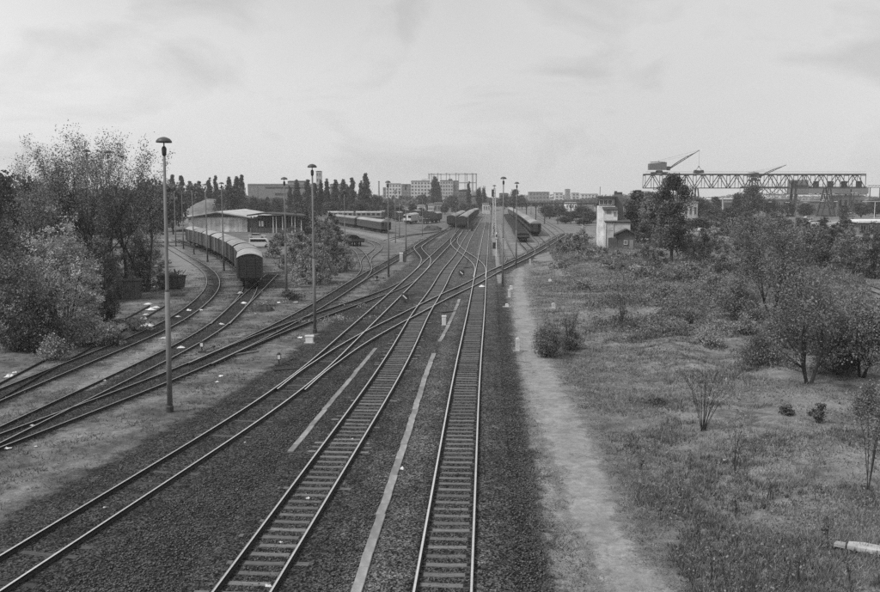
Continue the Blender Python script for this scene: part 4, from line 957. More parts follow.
# chimney pole, far
p = at(379, 200, 760); t = thing('chimney', 'thin pale factory chimney between poplars and white flats', 'chimney', (p.x, 760, 0)); MB().tube([(0, 0, 0), (0, 0, at(379, 181.3, 760).z)], [.9, .55], 10).build('shaft', 'plaster_grey', t); MB().lathe([(.7, at(379, 181.3, 760).z - .6), (.75, at(379, 181.3, 760).z), (.6, at(379, 181.3, 760).z + .3)], 10).build('rim', 'brick_mid', t)
# low buildings in front of the flats
for i, (x0, x1, yt, Y, m, lb) in enumerate([(417, 425, 206, 420, 'plaster', 'small pale house among trees below the flats'), (428, 434, 205, 430, 'plaster', 'tiny white house left of the goods trains, below the dark poplar'), (483, 490, 204, 480, 'white_worn', 'small white hut at the far end of the main tracks'), (385, 395, 205.5, 470, 'plaster_dirty', 'low pale depot building left of the white railcar'), (434, 443, 203.5, 480, 'plaster_grey', 'low grey works building behind the goods trains')]):
    block(x0, x1, yt, Y, 3, 1, m, lb, depth=7, name='house', roofm='roof_mid')
# far skyline right of the centre
for i, (x0, x1, yt, Y, m) in enumerate([(529, 549, 192.3, 1000, 'plaster_grey'), (555, 563, 192.8, 1300, 'plaster_dirty'), (566, 570, 189.4, 1350, 'plaster_grey'), (572, 579, 193.2, 1200, 'plaster_dirty'), (581, 598, 194.2, 1150, 'plaster_dirty'), (632, 650, 191.5, 1300, 'plaster_dirty'), (500, 508, 193.5, 900, 'brick_mid')]):
    block(x0, x1, yt, Y, max(2, (x1 - x0) // 3), 3, m, ['long far factory roof above the coaches', 'far pale block on the skyline left of the signal tower, leftmost', 'far grey tower on the skyline left of the signal tower', 'small far pale block next to the grey skyline tower', 'far pale hall on the skyline touching the signal tower', 'far pale block right of the signal tower, above the trees', 'far low brick block behind the signal mast'][i], depth=14, name='far_building')
block(566, 577, 203.2, 560, 4, 1, 'white_paint', 'bright white shed below the skyline left of the signal tower', depth=8, name='shed_building', roofm='roof_light')
block(585, 594, 203.8, 540, 4, 1, 'plaster_grey', 'grey shed just left of the signal tower', depth=8, name='shed_building')

# ------------------------------------------------------------------ pipe bridge
Yp = P(520, 224).y; t = thing('pipe_bridge', 'thin pipe bridge on posts spanning the tracks beyond the coaches', 'pipe bridge', (0, Yp, 0)); zt = at(500, 203.6, Yp).z; x0, x1 = at(489, 204, Yp).x, at(599, 204, Yp).x
b = MB(); b.box(((x0 + x1) / 2, 0, zt), (x1 - x0, .5, .32)); b.tube([(x0, -.5, zt + .1), (x1, -.5, zt + .1)], .14, 8); b.build('deck', 'steel_dark', t)
for px in (492, 513.8, 526.5, 536, 544.8, 558, 571, 584, 597):
    x = at(px, 204, Yp).x; m = MB(); m.box((x, 0, zt / 2 - .1), (.32, .32, zt - .2)); m.bar((x, 0, zt * .75), (x + 1.1, 0, zt - .16), .14); m.bar((x, 0, zt * .75), (x - 1.1, 0, zt - .16), .14); m.build('post', 'steel_dark', t)

# ------------------------------------------------------------------ gasholder guide frame
Yg = 1150; c0 = at(453, 200, Yg); Rg = (at(477.3, 200, Yg).x - at(428, 200, Yg).x) / 2; zt = at(453, 173.6, Yg).z
t = thing('gasholder_frame', 'gasholder guide frame of tall columns rising behind the apartment blocks', 'gasholder', (c0.x, Yg + Rg, 0)); N = 16
pts = [(Rg * math.cos(2 * math.pi * (i + .3) / N), Rg * math.sin(2 * math.pi * (i + .3) / N)) for i in range(N)]
for (x, y) in pts:
    m = MB(); m.tube([(x, y, 0), (x, y, zt)], [.55, .45], 6); m.box((x, y, zt + .4), (2.0, 2.0, .9)); m.build('column', 'steel_mid', t)
for z in (zt, zt * .7, zt * .42):
    m = MB()
    for i in range(N): a, b = pts[i], pts[(i + 1) % N]; m.bar((a[0], a[1], z), (b[0], b[1], z), .55, .7)
    m.build('ring_girder', 'steel_mid', t)
MB().lathe([(Rg * .93, 0), (Rg * .93, zt * .3), (Rg * .6, zt * .36), (.1, zt * .38)], 32).build('bell', 'steel_grey', t, True)

# ------------------------------------------------------------------ signal tower
p = G(607, 247.5); Yt = p.y; k = mpp(Yt) * 1.0
def X(px): return at(px, 230, Yt).x - p.x
def Z(py): return at(607, py, Yt).z
t = thing('signal_tower', 'tall narrow white signal tower with a dark chimney block, among bushes', 'signal tower', (p.x, Yt, 0), R(-6))
x0, x1 = X(598.2), X(614.5)
MB().box(((x0 + x1) / 2, 2.0, Z(206) / 2), (x1 - x0, 4.0, Z(206))).build('wall', 'plaster', t)
m = MB(); m.box(((x0 + x1) / 2, 2.0, (Z(206) + Z(198)) / 2 + .1), (x1 - x0 - .25, 3.7, Z(198) - Z(206) - .2)); m.build('cabin', 'plaster_dirty', t)
wm = win_mesh((x1 - x0) / 4.2, 1.05)
for i in range(3): obj('window', wm, t, (x0 + (x1 - x0) * (i + .62) / 3.8, .08, Z(202.2)))
wl = MB().box((0, 0, 0), (.05, .9, 1.0)).mesh('side_window', 'glass_dark')
for i in range(3): obj('side_window', wl, t, (x0 + .1, .9 + i * 1.15, Z(202.2)))
MB().box(((x0 + x1) / 2 + .05, 1.85, Z(197)), (x1 - x0 + .7, 4.9, .28)).build('roof', 'roof_felt', t)
MB().tube([(x0 + .35, 1.5, Z(197)), (x0 + .35, 1.5, Z(186.5))], .05, 6).build('aerial', 'steel_dark', t)
# rear dark block
m = MB(); m.prism([(X(614.5), 0), (X(625.5), 0), (X(622.5), Z(194.5)), (X(614.5), Z(194.5))], 1.6, 4.6, axis='y'); m.build('chimney_block', 'brick_mid', t)
m = MB(); m.box((X(618.6), 3, Z(193.6)), (1.5, 1.9, .6)); m.box((X(616.2), 3, Z(193.2)), (.5, .6, .9)); m.build('chimney_cap', 'brick_dark', t)
# front stair bay with lean-to roofs
m = MB(); m.box(((X(602.5) + X(616.2)) / 2, -.8, Z(209.3) / 2), (X(616.2) - X(602.5), 1.6, Z(209.3))); m.build('stair_bay', 'plaster', t)
m = MB(); m.prism([(-1.95, Z(210)), (.2, Z(207)), (.2, Z(206.4)), (-2.0, Z(209.3))], X(601.9), X(616.2), mi=0); m.build('lean_to_roof', 'roof_felt', t)
obj('window', win_mesh(.5, .85), t, (X(613.6), -1.62, Z(213.6))); MB().box((X(608), -1.63, Z(212.4)), (.9, .06, .5)).build('blind_window', 'plaster_grey', t)
m = MB(); m.box(((X(604) + X(628)) / 2, -1.6, Z(221.5) / 2), (X(628) - X(604), 3.2, Z(221.5))); m.build('lower_wing', 'plaster', t)
MB().prism([(-3.4, Z(222)), (.05, Z(220.0)), (.05, Z(219.3)), (-3.5, Z(221.2))], X(603.4), X(628.6)).build('wing_roof', 'roof_felt', t)
for x in (X(611.8), X(604.3)): MB().tube([(x, -3.3, .1), (x, -3.3, Z(222))], .06, 6).build('downpipe', 'white_worn', t)
MB().box((X(609.5), -3.24, 1.05), (.95, .08, 2.1)).build('door', 'brick_dark', t)
MB().box((X(609.5), -3.22, Z(228)), (.8, .06, .7)).build('blind_window', 'plaster_dirty', t)
# brick annex
p2 = G(626.5, 249.5); t = thing('brick_annex', 'small dark brick hut with gable roof in front of the signal tower', 'hut', (p2.x, p2.y + .4, 0), R(-8)); q = mpp(p2.y)
w2, e2, r2 = 17 * q, at(620, 234.5, p2.y).z, at(627, 229.8, p2.y).z
m = MB(); m.prism([(-w2 / 2, -.05), (w2 / 2, -.05), (w2 / 2, e2), (0, r2 - .15), (-w2 / 2, e2)], 0, 3.4, axis='y'); m.build('wall', 'brick_dark', t)
m = MB(); m.prism([(-w2 / 2 - .7, e2 - .15), (0, r2), (w2 / 2 + .75, e2 - .2), (w2 / 2 + .75, e2 + .02), (0, r2 + .22), (-w2 / 2 - .7, e2 + .07)], -.6, 3.8, axis='y'); m.build('roof', 'roof_felt', t)
obj('window', win_mesh(.7, .8), t, (-.1, -.05, 1.35)); MB().box((w2 * .3, -.04, .95), (.75, .1, 1.8)).build('door', 'plaster_grey', t)
MB().box((-w2 / 2 - .75, 1.0, 1.1), (1.4, 1.8, 2.2)).build('side_porch', 'brick_dark', t)
# white-walled small house behind the tall tree
block(684, 698, 202.5, 330, 3, 1, 'plaster', 'small white house behind the tall tree, beside the crane leg', depth=6, name='house', roofm='roof_mid')

# ------------------------------------------------------------------ gantry crane bridges at the harbour
def truss(px0, px1, ytop, ybot, Y, label, legs, legz, m='steel_dark', nb=22, name='gantry_crane', depth=5.0, rz=0.0, legw=.5, chord=.5):
    a, b = at(px0, ytop, Y), at(px1, ytop, Y); zb = at(px0, ybot, Y).z; zt = a.z; x0, x1 = a.x, b.x; cx_ = (x0 + x1) / 2; x0 -= cx_; x1 -= cx_
    t = thing(name, label, 'gantry crane', (cx_, Y, 0), rz)
    for s in (0, 1):
        g = MB(); y = s * depth; g.box(((x0 + x1) / 2, y, zt), (x1 - x0, chord, chord * 1.1)); g.box(((x0 + x1) / 2, y, zb), (x1 - x0, chord * .8, chord * .8))
        for i in range(nb + 1): x = x0 + (x1 - x0) * i / nb; g.box((x, y, (zt + zb) / 2), (.22, .22, zt - zb))
        for i in range(nb):
            xa, xb = x0 + (x1 - x0) * i / nb, x0 + (x1 - x0) * (i + 1) / nb
            if i % 4 in (0, 1): p_, q_ = (zb, zt) if i % 4 == 0 else (zt, zb)
            else: p_, q_ = (zb, zt) if i % 4 == 2 else (zt, zb)
            if i % 2 == 0: g.bar((xa, y, zb), (xb, y, zt), .3)
            else: g.bar((xa, y, zt), (xb, y, zb), .3)
        g.build('girder', m, t)
    d = MB(); d.box(((x0 + x1) / 2, depth / 2, zt + chord * .6), (x1 - x0, depth + .6, .12))
    for i in range(0, nb + 1): x = x0 + (x1 - x0) * i / nb; d.box((x, depth / 2, zt - .5), (.25, depth - .6, .25)); d.box((x, depth / 2, zb), (.25, depth - .5, .25))
    for s in (0, 1): d.box(((x0 + x1) / 2, s * (depth + .4) - .2, zt + 1.3), (x1 - x0, .06, .06))
    d.build('deck', m, t)
    for (px, sp, kind) in legs:
        x = at(px, 200, Y).x - cx_; g = MB()
        for y in (0, depth):
            if kind == 'A':
                g.bar((x - .4, y, zb), (x - sp, y, 0), legw); g.bar((x + .4, y, zb), (x + sp, y, 0), legw)
                for f in (.35, .7): g.bar((x - sp * f, y, zb * (1 - f)), (x + sp * f, y, zb * (1 - f)), legw * .6)
                g.bar((x - sp * .35, y, zb * .65), (x + sp * .7, y, zb * .3), legw * .45); g.bar((x + sp * .35, y, zb * .65), (x - sp * .7, y, zb * .3), legw * .45)
            else:
                g.bar((x + sp, y, zb), (x, y, 0), legw * 1.4)
        g.box((x, depth / 2, .4), (2 * sp + .8 if kind == 'A' else 2.0, depth + 1, .8)); g.build('leg', m, t)
    return t, cx_, zt, zb
YC = P(700, 217.5).y + 15
t, cxg, zt, zb = truss(645.5, 866, 174.4, 188, YC, 'long lattice gantry bridge with slewing crane on top, spanning the yard at right', [(696.5, 2.4, 'A'), (793, 1.2, 'I'), (829, 3.4, 'A')], 0, nb=26)
for px in (796, 818, 832.5, 846, 861):
    MB().box((at(px, 190, YC).x - cxg, 2.5, (zt + zb) / 2 - 1.6), (1.3, 3.6, 3.4)).build('hopper', 'steel_dark', t)
# slewing crane on the bridge
k = mpp(YC)
def slew(px, Y, base_z, label, sc=1.0, jib=(31, 20), house=(17, 8)):
    x = at(px, 170, Y).x; k_ = mpp(Y); t = thing('slewing_crane', label, 'crane', (x, Y + 2.5, base_z), 0)
    hw, hh = house[0] * k_, house[1] * k_
    b = MB(); b.box((0, 0, .5), (hw * .9, 4.6, .5)); b.box((-hw * .3, 0, .25), (1.4, 5.0, .8)); b.box((hw * .3, 0, .25), (1.4, 5.0, .8)); b.build('carriage', 'steel_dark', t)
    MB().lathe([(1.7, .7), (1.7, 1.3), (1.4, 1.7)], 16).build('slew_ring', 'steel_dark', t)
    z0 = 1.7; h_ = MB(); h_.prism([(-hw * .62, z0 + .2), (hw * .38, z0 + .2), (hw * .38, z0 + hh), (-hw * .62, z0 + hh * .82)], -1.7, 1.7, axis='y'); hs = h_.build('machine_house', 'steel_grey', t)
    MB().box((-hw * .12, 0, z0 + hh + .02), (hw * .8, 3.6, .16)).build('house_roof', 'steel_dark', hs)
    c = MB(); c.box((hw * .5, -1.0, z0 + .9), (1.5, 1.5, 1.9)); c.build('driver_cab', 'steel_dark', t); MB().box((hw * .5 + .4, -1.77, z0 + 1.2), (.6, .04, .8)).build('cab_window', 'glass_dark', t)
    j = MB(); A0 = Vector((hw * .55, 0, z0 + .4)); A1 = Vector((hw * .55 + jib[0] * k_, 0, z0 + .4 + jib[1] * k_)); up = Vector((0, 0, .7)); n = 9
    for y in (-.8, .8):
        f = lambda u: A0.lerp(A1, u) + Vector((0, y * (1 - .7 * u), 0)); top = lambda u: f(u) + up * math.sin(math.pi * min(1, u + .12)) * 1.3
        for i in range(n): u, v = i / n, (i + 1) / n; j.bar(f(u), f(v), .2); j.bar(top(u), top(v), .18); j.bar(f(u), top(v), .1)
    j.build('jib', 'steel_dark', t)
    r_ = MB(); ap = Vector((-hw * .05, 0, z0 + hh + .8)); r_.bar((-hw * .05, 0, z0 + hh), ap, .25); r_.bar(ap, A1, .07); r_.bar(ap + Vector((0, .4, -.4)), A0.lerp(A1, .75), .06); r_.bar(ap, (-hw * .5, 0, z0 + hh * .9), .08); r_.build('stay_rope', 'steel_mid', t)
    return t, A1 + Vector((x, Y + 2.5, base_z))
t, tip = slew(660.5, YC, zt + .35, 'slewing crane with machine house and raised jib on the left end of the gantry bridge', jib=(30, 19))
hk = thing('crane_grab', 'clamshell grab hanging on a rope from the raised crane jib', 'grab', (tip.x, tip.y, zt + .5)); H = tip.z - zt - .5
MB().bar((0, 0, 3.4), (0, 0, H), .08).build('rope', 'steel_mid', hk)
g = MB(); g.prism([(-2.4, .2), (-.2, .0), (-.3, 1.5), (-2.0, 1.7)], -1.2, 1.2, axis='y'); g.prism([(2.4, .2), (2.0, 1.7), (.3, 1.5), (.2, .0)], -1.2, 1.2, axis='y'); g.build('jaws', 'steel_dark', hk)
g = MB(); g.bar((-1.4, 0, 1.6), (0, 0, 3.4), .16); g.bar((1.4, 0, 1.6), (0, 0, 3.4), .16); g.box((0, 0, 3.3), (.6, .6, .5)); g.build('yoke', 'steel_dark', hk)
# second, lower bridge behind with girder boxes and cabins
Y2 = YC + 45
t, cx2, zt2, zb2 = truss(744, 867, 187.2, 194.3, Y2, 'second lower gantry bridge with boxy machinery houses behind the long bridge', [(747, 1.0, 'I'), (794.5, 1.1, 'I'), (828, 3.2, 'A'), (849, 1.0, 'I')], 0, nb=16, m='steel_grey', depth=6)
for (x0, x1, y0, y1) in ((788.5, 805.5, 180, 194), (806, 836, 188, 193.6), (836.5, 847.5, 187, 194), (849.5, 865.5, 187.3, 193.8)):
    a, b = at(x0, y0, Y2), at(x1, y1, Y2); MB().box(((a.x + b.x) / 2 - cx2, -1.0, (a.z + b.z) / 2), (b.x - a.x, 4.4, a.z - b.z)).build('machinery_house', 'steel_mid', t)
a, b = at(788.5, 185.2, Y2), at(805, 186.8, Y2); MB().box(((a.x + b.x) / 2 - cx2, -3.3, (a.z + b.z) / 2), (b.x - a.x, .2, a.z - b.z)).build('window_band', 'glass_dark', t)
t, tip2 = slew(756, Y2 + 25, at(756, 178, Y2 + 25).z - 1.5, 'far crane with low jib seen behind the middle of the gantry bridge', jib=(26, 12), house=(10, 5))
tw = MB()
zz = at(756, 178, Y2 + 25).z - 1.5
for sx in (-2.5, 2.5):
    for sy in (-2, 2): tw.bar((sx, sy, -zz), (sx * .6, sy, 0), .5)
for f in (.25, .5, .75): tw.box((0, 0, -zz * f), (4.6, 4.4, .35))
tw.build('portal_leg', 'steel_grey', t)
# cable posts of the harbour line running off to the right
Y3 = Y2 + 20; t = thing('conveyor_bridge', 'thin lattice conveyor running off right behind the gantry end', 'conveyor', (at(880, 188, Y3).x, Y3, 0)); z1, z2 = at(872, 185.5, Y3).z, at(872, 187.5, Y3).z
m = MB(); m.box((0, 0, z1), (14, .3, .3)); m.box((0, 0, z2), (14, .3, .3))
for i in range(8): m.bar((-7 + i * 1.75, 0, z2), (-7 + (i + 1) * 1.75, 0, z1), .15)
m.build('girder', 'steel_grey', t); m = MB()
for x in (-5.5, 0, 5.5): m.bar((x, 0, 0), (x, 0, z2), .4)
m.build('trestle', 'steel_grey', t)
# leaning pale concrete mast with lamp arm; other lamp masts in the harbour yard
def arm_lamp(px, py, ytop, label, m='concrete_light', wd=.22, arm=6.0, lean=0.0):
    q = P(px, py); h = at(px, ytop, q.y).z; t = thing('street_lamp', label, 'street lamp', q); MB().tube([(0, 0, -.2), (lean, 0, h)], [wd, wd * .5], 8).build('mast', m, t)
    MB().bar((lean - arm / 2, 0, h), (lean + arm / 2, 0, h + .1), .12).build('arm', m, t)
    for s in (-1, 1): MB().box((lean + s * arm / 2, 0, h + .05), (1.4, .5, .22)).build('lamp_head', 'white_worn', t)
arm_lamp(723.5, 218.5, 197, 'pale leaning concrete mast in the harbour yard below the gantry', wd=.6, arm=2.5, lean=-.8)
for i, (x, y, yt) in enumerate([(795.5, 222, 202.5), (852.5, 221, 193), (873.5, 230, 201.5), (763, 218, 202), (828, 219, 201.5)]):
    arm_lamp(x, y, yt, ['thin double armed lamp by the curved harbour road', 'dark tall pole in front of the gantry right end', 'thin lamp at the white flat roofed building, right edge', 'thin lamp below the middle of the gantry bridge', 'thin lamp beside the right gantry leg'][i], ['pole_grey', 'steel_dark', 'white_worn', 'pole_grey', 'pole_grey'][i], [.14, .28, .14, .14, .14][i], [7, 1, 6, 6, 6][i])
# white flat roofed building right edge
Yw = P(868, 234.5).y; a = at(857.5, 234, Yw); t = thing('flat_building', 'low building with white flat roof and dark windows at the right edge', 'building', (a.x + 9, Yw, 0)); h = at(868, 222.5, Yw).z
MB().box((0, 4, h / 2), (17.4, 8, h)).build('wall', 'plaster_grey', t); MB().box((0, 3.6, h + .3), (19.5, 10.5, .6)).build('roof', 'white_paint', t)
wm = win_mesh(1.6, h * .55)
for i in range(8): obj('window', wm, t, (-7.6 + i * 2.15, -.05, h * .52))
block(840, 858, 224.5, Yw + 35, 3, 1, 'plaster', 'pale shed left of the white flat roofed building', depth=6, name='shed_building', roofm='roof_light')
# harbour sheds beneath the gantry
for i, (x0, x1, yt, Y, m, rm) in enumerate([(711, 742, 199.3, 520, 'plaster_grey', 'white_paint'), (832, 865, 196.2, 470, 'plaster_dirty', 'roof_light'), (744, 790, 199.5, 560, 'brick_mid', 'roof_mid'), (700, 742, 203.0, 430, 'plaster_grey', 'roof_mid'), (650, 684, 200.5, 520, 'plaster_dirty', 'roof_mid'), (867, 900, 200, 500, 'plaster_grey', 'roof_mid'), (810, 830, 201.5, 450, 'steel_grey', 'roof_mid')]):
    block(x0, x1, yt, Y, 6, 1, m, ['far shed with bright white roof under the gantry, right of its left leg', 'pale industrial hall below the right end of the gantry', 'long brick hall below the middle of the gantry', 'low grey shed in front of the white roofed shed', 'pale low hall behind the tall tree', 'grey hall at the right edge below the conveyor', 'dark shed between the right gantry legs'][i], depth=14, name='harbour_shed', roofm=rm)

# ------------------------------------------------------------------ cars
def car(px, py, rz, m, label, van=False):
    p = P(px, py); t = thing('parked_car', label, 'car', (p.x, p.y, 0), rz, 'cars parked beside the warehouse')
    if van: prof = [(-2.1, .35), (2.1, .35), (2.15, .95), (1.75, 1.15), (1.25, 1.85), (-2.0, 1.9), (-2.1, 1.2)]
    else: prof = [(-2.05, .35), (2.05, .35), (2.1, .75), (1.9, .88), (1.05, .95), (.45, 1.38), (-1.0, 1.42), (-1.55, .98), (-2.05, .92)]
    b = MB(); b.prism(prof, -.8, .8, axis='y'); b.build('body', m, t)
    zt_ = 1.85 if van else 1.38
    for s in (-1, 1):
        g = MB()
        if van: g.prism([(-1.8, 1.2), (1.55, 1.2), (1.15, 1.7), (-1.8, 1.72)], s * .805, s * .82, axis='y')
        else: g.prism([(-1.35, 1.0), (.9, 1.0), (.4, 1.3), (-.95, 1.33)], s * .805, s * .82, axis='y')
        g.build('side_window', 'glass_dark', t)
    f = MB(); f.bar((1.66, 0, 1.2) if van else (1.0, 0, 1.0), (1.3, 0, 1.75) if van else (.5, 0, 1.36), 1.35, .04); f.build('windscreen', 'glass_dark', t)
    for x in (-1.25, 1.3):
        for y in (-.76, .76):
            w_ = MB(); n = 12; w_.prism([(.3 * math.cos(2 * math.pi * i / n), .3 * math.sin(2 * math.pi * i / n)) for i in range(n)], y - .09, y + .09, axis='y'); w_.v = [(v[0] + x, v[1], v[2] + .3) for v in w_.v]; w_.build('wheel', 'rubber', t)
    for y in (-.6, .6): MB().box((2.1, y, .68), (.06, .3, .16)).build('headlight', 'white_worn', t)
    MB().box((2.13, 0, .45), (.1, 1.6, .14)).build('bumper', 'steel_dark', t); MB().box((-2.1, 0, .45), (.1, 1.6, .14)).build('bumper', 'steel_dark', t)
car(260, 247.5, R(4), 'car_white', 'white van parked right of the goods wagons, nearer of two', True)
car(257, 239.0, R(6), 'car_light', 'pale car parked behind the white van by the warehouse')
for i, (x, y, m) in enumerate([(808, 219.5, 'car_light'), (822, 222.5, 'glass_dark'), (812, 224.5, 'car_white'), (798, 221, 'rubber')]): car(x, y, R([10, 170, 5, 80][i]), m, ['pale car parked in the harbour yard by the curved road', 'dark car parked right of the pale one in the harbour yard', 'white car parked on the curved harbour road', 'dark car at the left of the harbour yard'][i])
# white box and sign posts in the scrub at right
for i, (x, y) in enumerate([(699.5, 236), (809.5, 258)]):
    q = G(x, y); t = thing('sign_board', ['small white board in the bushes beside the right hand track', 'white sign board among the dark bushes at right'][i], 'sign', q); MB().tube([(0, 0, -.2), (0, 0, 2.1)], .05, 6).build('post', 'steel_dark', t); MB().box((0, -.06, 1.7), (1.0, .05, .85)).build('board', 'white_paint', t)
# ------------------------------------------------------------------ vegetation
def leaf_quads(C, size, rng, up=0.0, aspect=.55, tone=None):
    n = len(C); a = rng.normal(size=(n, 3)); a[:, 2] += up; a /= np.linalg.norm(a, axis=1)[:, None] + 1e-9
    b = rng.normal(size=(n, 3)); b -= a * np.sum(a * b, 1)[:, None]; b /= np.linalg.norm(b, axis=1)[:, None] + 1e-9
    s = size * rng.uniform(.55, 1.35, n)[:, None]; w_ = s * aspect
    V = np.stack([C - a * s * .5, C + b * w_ * .5, C + a * s * .5, C - b * w_ * .5], 1).reshape(-1, 3)
    Q = np.arange(n * 4).reshape(n, 4); return V, Q, (rng.rand(n) if tone is None else tone)
def crown_mesh(C, size, seed, m='leaf', up=0.0, aspect=.55, tone=None):
    rng = np.random.RandomState(seed); V, Q, T = leaf_quads(C, size, rng, up, aspect, tone); V[:, 2] = np.maximum(V[:, 2], .02)
    return np_mesh('crown', V, Q, m, tone=T)
def clumps(seed, n_cl, leaves, prof, rx, ry, h, base, sig, shell=.55, lump=0.0, taper=1.0):
    """clump centres in a crown; prof(u) = relative radius at height u of the crown"""
    rng = np.random.RandomState(seed); C = []; T = []; cs = []
    ph = rng.uniform(0, 6.28, 4)
    for _ in range(n_cl):
        u = rng.rand() ** (1.0 if taper == 1.0 else .9); r = prof(u) * (shell + (1 - shell) * rng.rand()) * (1 if rng.rand() < .8 else rng.rand()); a = rng.uniform(0, 2 * math.pi)
        lob = 1 + lump * (.6 * math.sin(2 * a + ph[0]) + .5 * math.sin(3 * a + ph[1]) + .4 * math.sin(5 * a + ph[2] + 3 * u)); hl = 1 + lump * (.55 * math.sin(2 * a + ph[3]) + .45 * math.sin(3 * a + ph[1] + 1)) - lump * .35
        if rng.rand() < .1 * (lump > .15): hl *= 1.22
        c = np.array([rx * r * lob * math.cos(a), ry * r * lob * math.sin(a), base + h * u * hl]); cs.append(c); k = int(leaves * rng.uniform(.35, 1.7)); s = sig * rng.uniform(.55, 1.5) * (taper + (1 - taper) * min(1, prof(u)))
        C.append(c + np.clip(rng.normal(size=(k, 3)), -1.7, 1.7) * np.array([s, s, s * .8])); T.append(np.clip(.5 + rng.normal(0, .26) + rng.normal(0, .13, k), 0, 1))
    return np.concatenate(C), np.concatenate(T), cs
def limbs(b, cs, r0, rng, root=(0, 0, 0), frac=.35, top=None, n=5):
    for c in cs:
        c = np.array(c); z0 = c[2] * rng.uniform(frac * .6, frac * 1.3); s = np.array([root[0] * (1 - z0 / max(c[2], .1)), root[1], z0]); mid = (s + c) / 2 + rng.normal(size=3) * .06 * c[2] + np.array([0, 0, -.05 * c[2]])
        b.tube([s, mid, c], [r0 * .5, r0 * .3, r0 * .1], n, cap=False)
ELL = lambda u: math.sqrt(max(0, 1 - (2 * u - 1) ** 2)) * .9 + .1
BUSH = lambda u: (1 - u ** 2.2) * .85 + .15 if u > .15 else .8 + u
CONE = lambda u: (1 - u) ** .8 * .95 + .05
POP = lambda u: (min(1, u * 5 + .5)) * (1 - u ** 1.9) ** .9 + .03
def set_tree(name, label, cat, p, trunk, crown, group=None, rz=0.0, sc=(1, 1, 1)):
    t = thing(name, label, cat, p, rz, group); t.scale = sc
    if trunk: obj('trunk' if cat == 'tree' else 'stems', trunk, t)
    if crown: obj('crown' if cat == 'tree' else 'foliage', crown, t)
    return t
# --- branching tree used for the airy trees
def grow_tree(seed, H, stems, lean, leaf, nl, levels=3, spread=.55, m='leaf', r0=.16, sig=.28, bark='bark', clear=.25, kids=(2, 3), curve=.12, updrift=.12):
    rnd = random.Random(seed); b = MB(); tips = []
    def branch(p, d, Lg, r, lv):
        n = 4 if lv == 0 else 3; pts = [p.copy()]; rs_ = [r]
        for i in range(n):
            d = (d + Vector((rnd.gauss(0, curve), rnd.gauss(0, curve), rnd.gauss(0, curve * .5) + updrift))).normalized(); p = p + d * (Lg / n); pts.append(p.copy()); rs_.append(r * (1 - .72 * (i + 1) / n))
            if lv < levels and (i + 1) / n > (clear if lv == 0 else .2):
                for _ in range(rnd.randint(*kids)):
                    ax = d.orthogonal().normalized(); ax.rotate(Matrix.Rotation(rnd.uniform(0, 6.283), 3, d)); dd = (d * rnd.uniform(.6, 1.0) + ax * spread * rnd.uniform(.6, 1.3)).normalized()
                    branch(p, dd, Lg * rnd.uniform(.38, .6) * (1 - .25 * i / n), rs_[-1] * .55, lv + 1)
            if lv >= levels - 1: tips.append(np.array(p))
        b.tube(pts, rs_, 7 if lv == 0 else (5 if lv == 1 else 4), cap=False)
    for k in range(stems):
        a = 2 * math.pi * k / max(stems, 1) + rnd.uniform(-.5, .5); le = lean * rnd.uniform(.4, 1.2) if stems > 1 else lean
        branch(Vector((.12 * math.cos(a) * (stems > 1), .12 * math.sin(a) * (stems > 1), -.1)), Vector((le * math.cos(a), le * math.sin(a), 1)).normalized(), H * rnd.uniform(.62, .78), r0 * rnd.uniform(.75, 1.1), 0)
    rng = np.random.RandomState(seed); tips = np.array(tips); top = tips[:, 2].max(); f = H / top
    idx = rng.randint(0, len(tips), nl); C = tips[idx] + np.clip(rng.normal(size=(nl, 3)), -1.8, 1.8) * sig
    T = np.clip(.5 + rng.normal(0, .2, len(tips))[idx] + rng.normal(0, .15, nl), 0, 1)
    tm = b.mesh('trunk', bark); V = np.array([v.co[:] for v in tm.vertices]) * np.array([1, 1, f]); tm.vertices.foreach_set('co', V.astype(np.float32).ravel())
    C[:, 2] *= f; C[:, 2] = np.maximum(C[:, 2], .05)
    return tm, crown_mesh(C, leaf, seed + 1, m, 0.1, .6, T)

# left: tall airy trees with upswept limbs
LEFT = [(48, 303, 15.0, 'leftmost tall airy tree with limbs leaning left, behind the bright bush', 11, 2, .34), (76, 300, 16.6, 'tall airy tree behind the bright bush, second from the left', 12, 2, .2), (98, 299, 18.0, 'tallest airy tree with straight stems between the two lamp posts', 13, 3, .18), (122, 297, 17.2, 'tall airy tree right of the lamp posts in the left thicket', 14, 2, .2), (146, 292, 13.4, 'lower airy tree at the right side of the tall group', 15, 2, .3), (22, 300, 11.6, 'lower airy tree at the left end of the tall group', 16, 2, .3), (62, 287, 17.6, 'tall thin tree farther back in the left thicket', 18, 2, .2), (110, 286, 18.4, 'tall thin tree behind the lamp posts in the left thicket', 19, 2, .16)]
for (x, y, H, lb, sd, st, ln) in LEFT:
    tm, cm = grow_tree(sd, H, st, ln, .165, 5600, 3, .40, 'leaf', .21, .24, clear=.48, updrift=.17, kids=(2, 3)); set_tree('tree', lb, 'tree', G(x, y), tm, cm, 'tall airy trees at left')
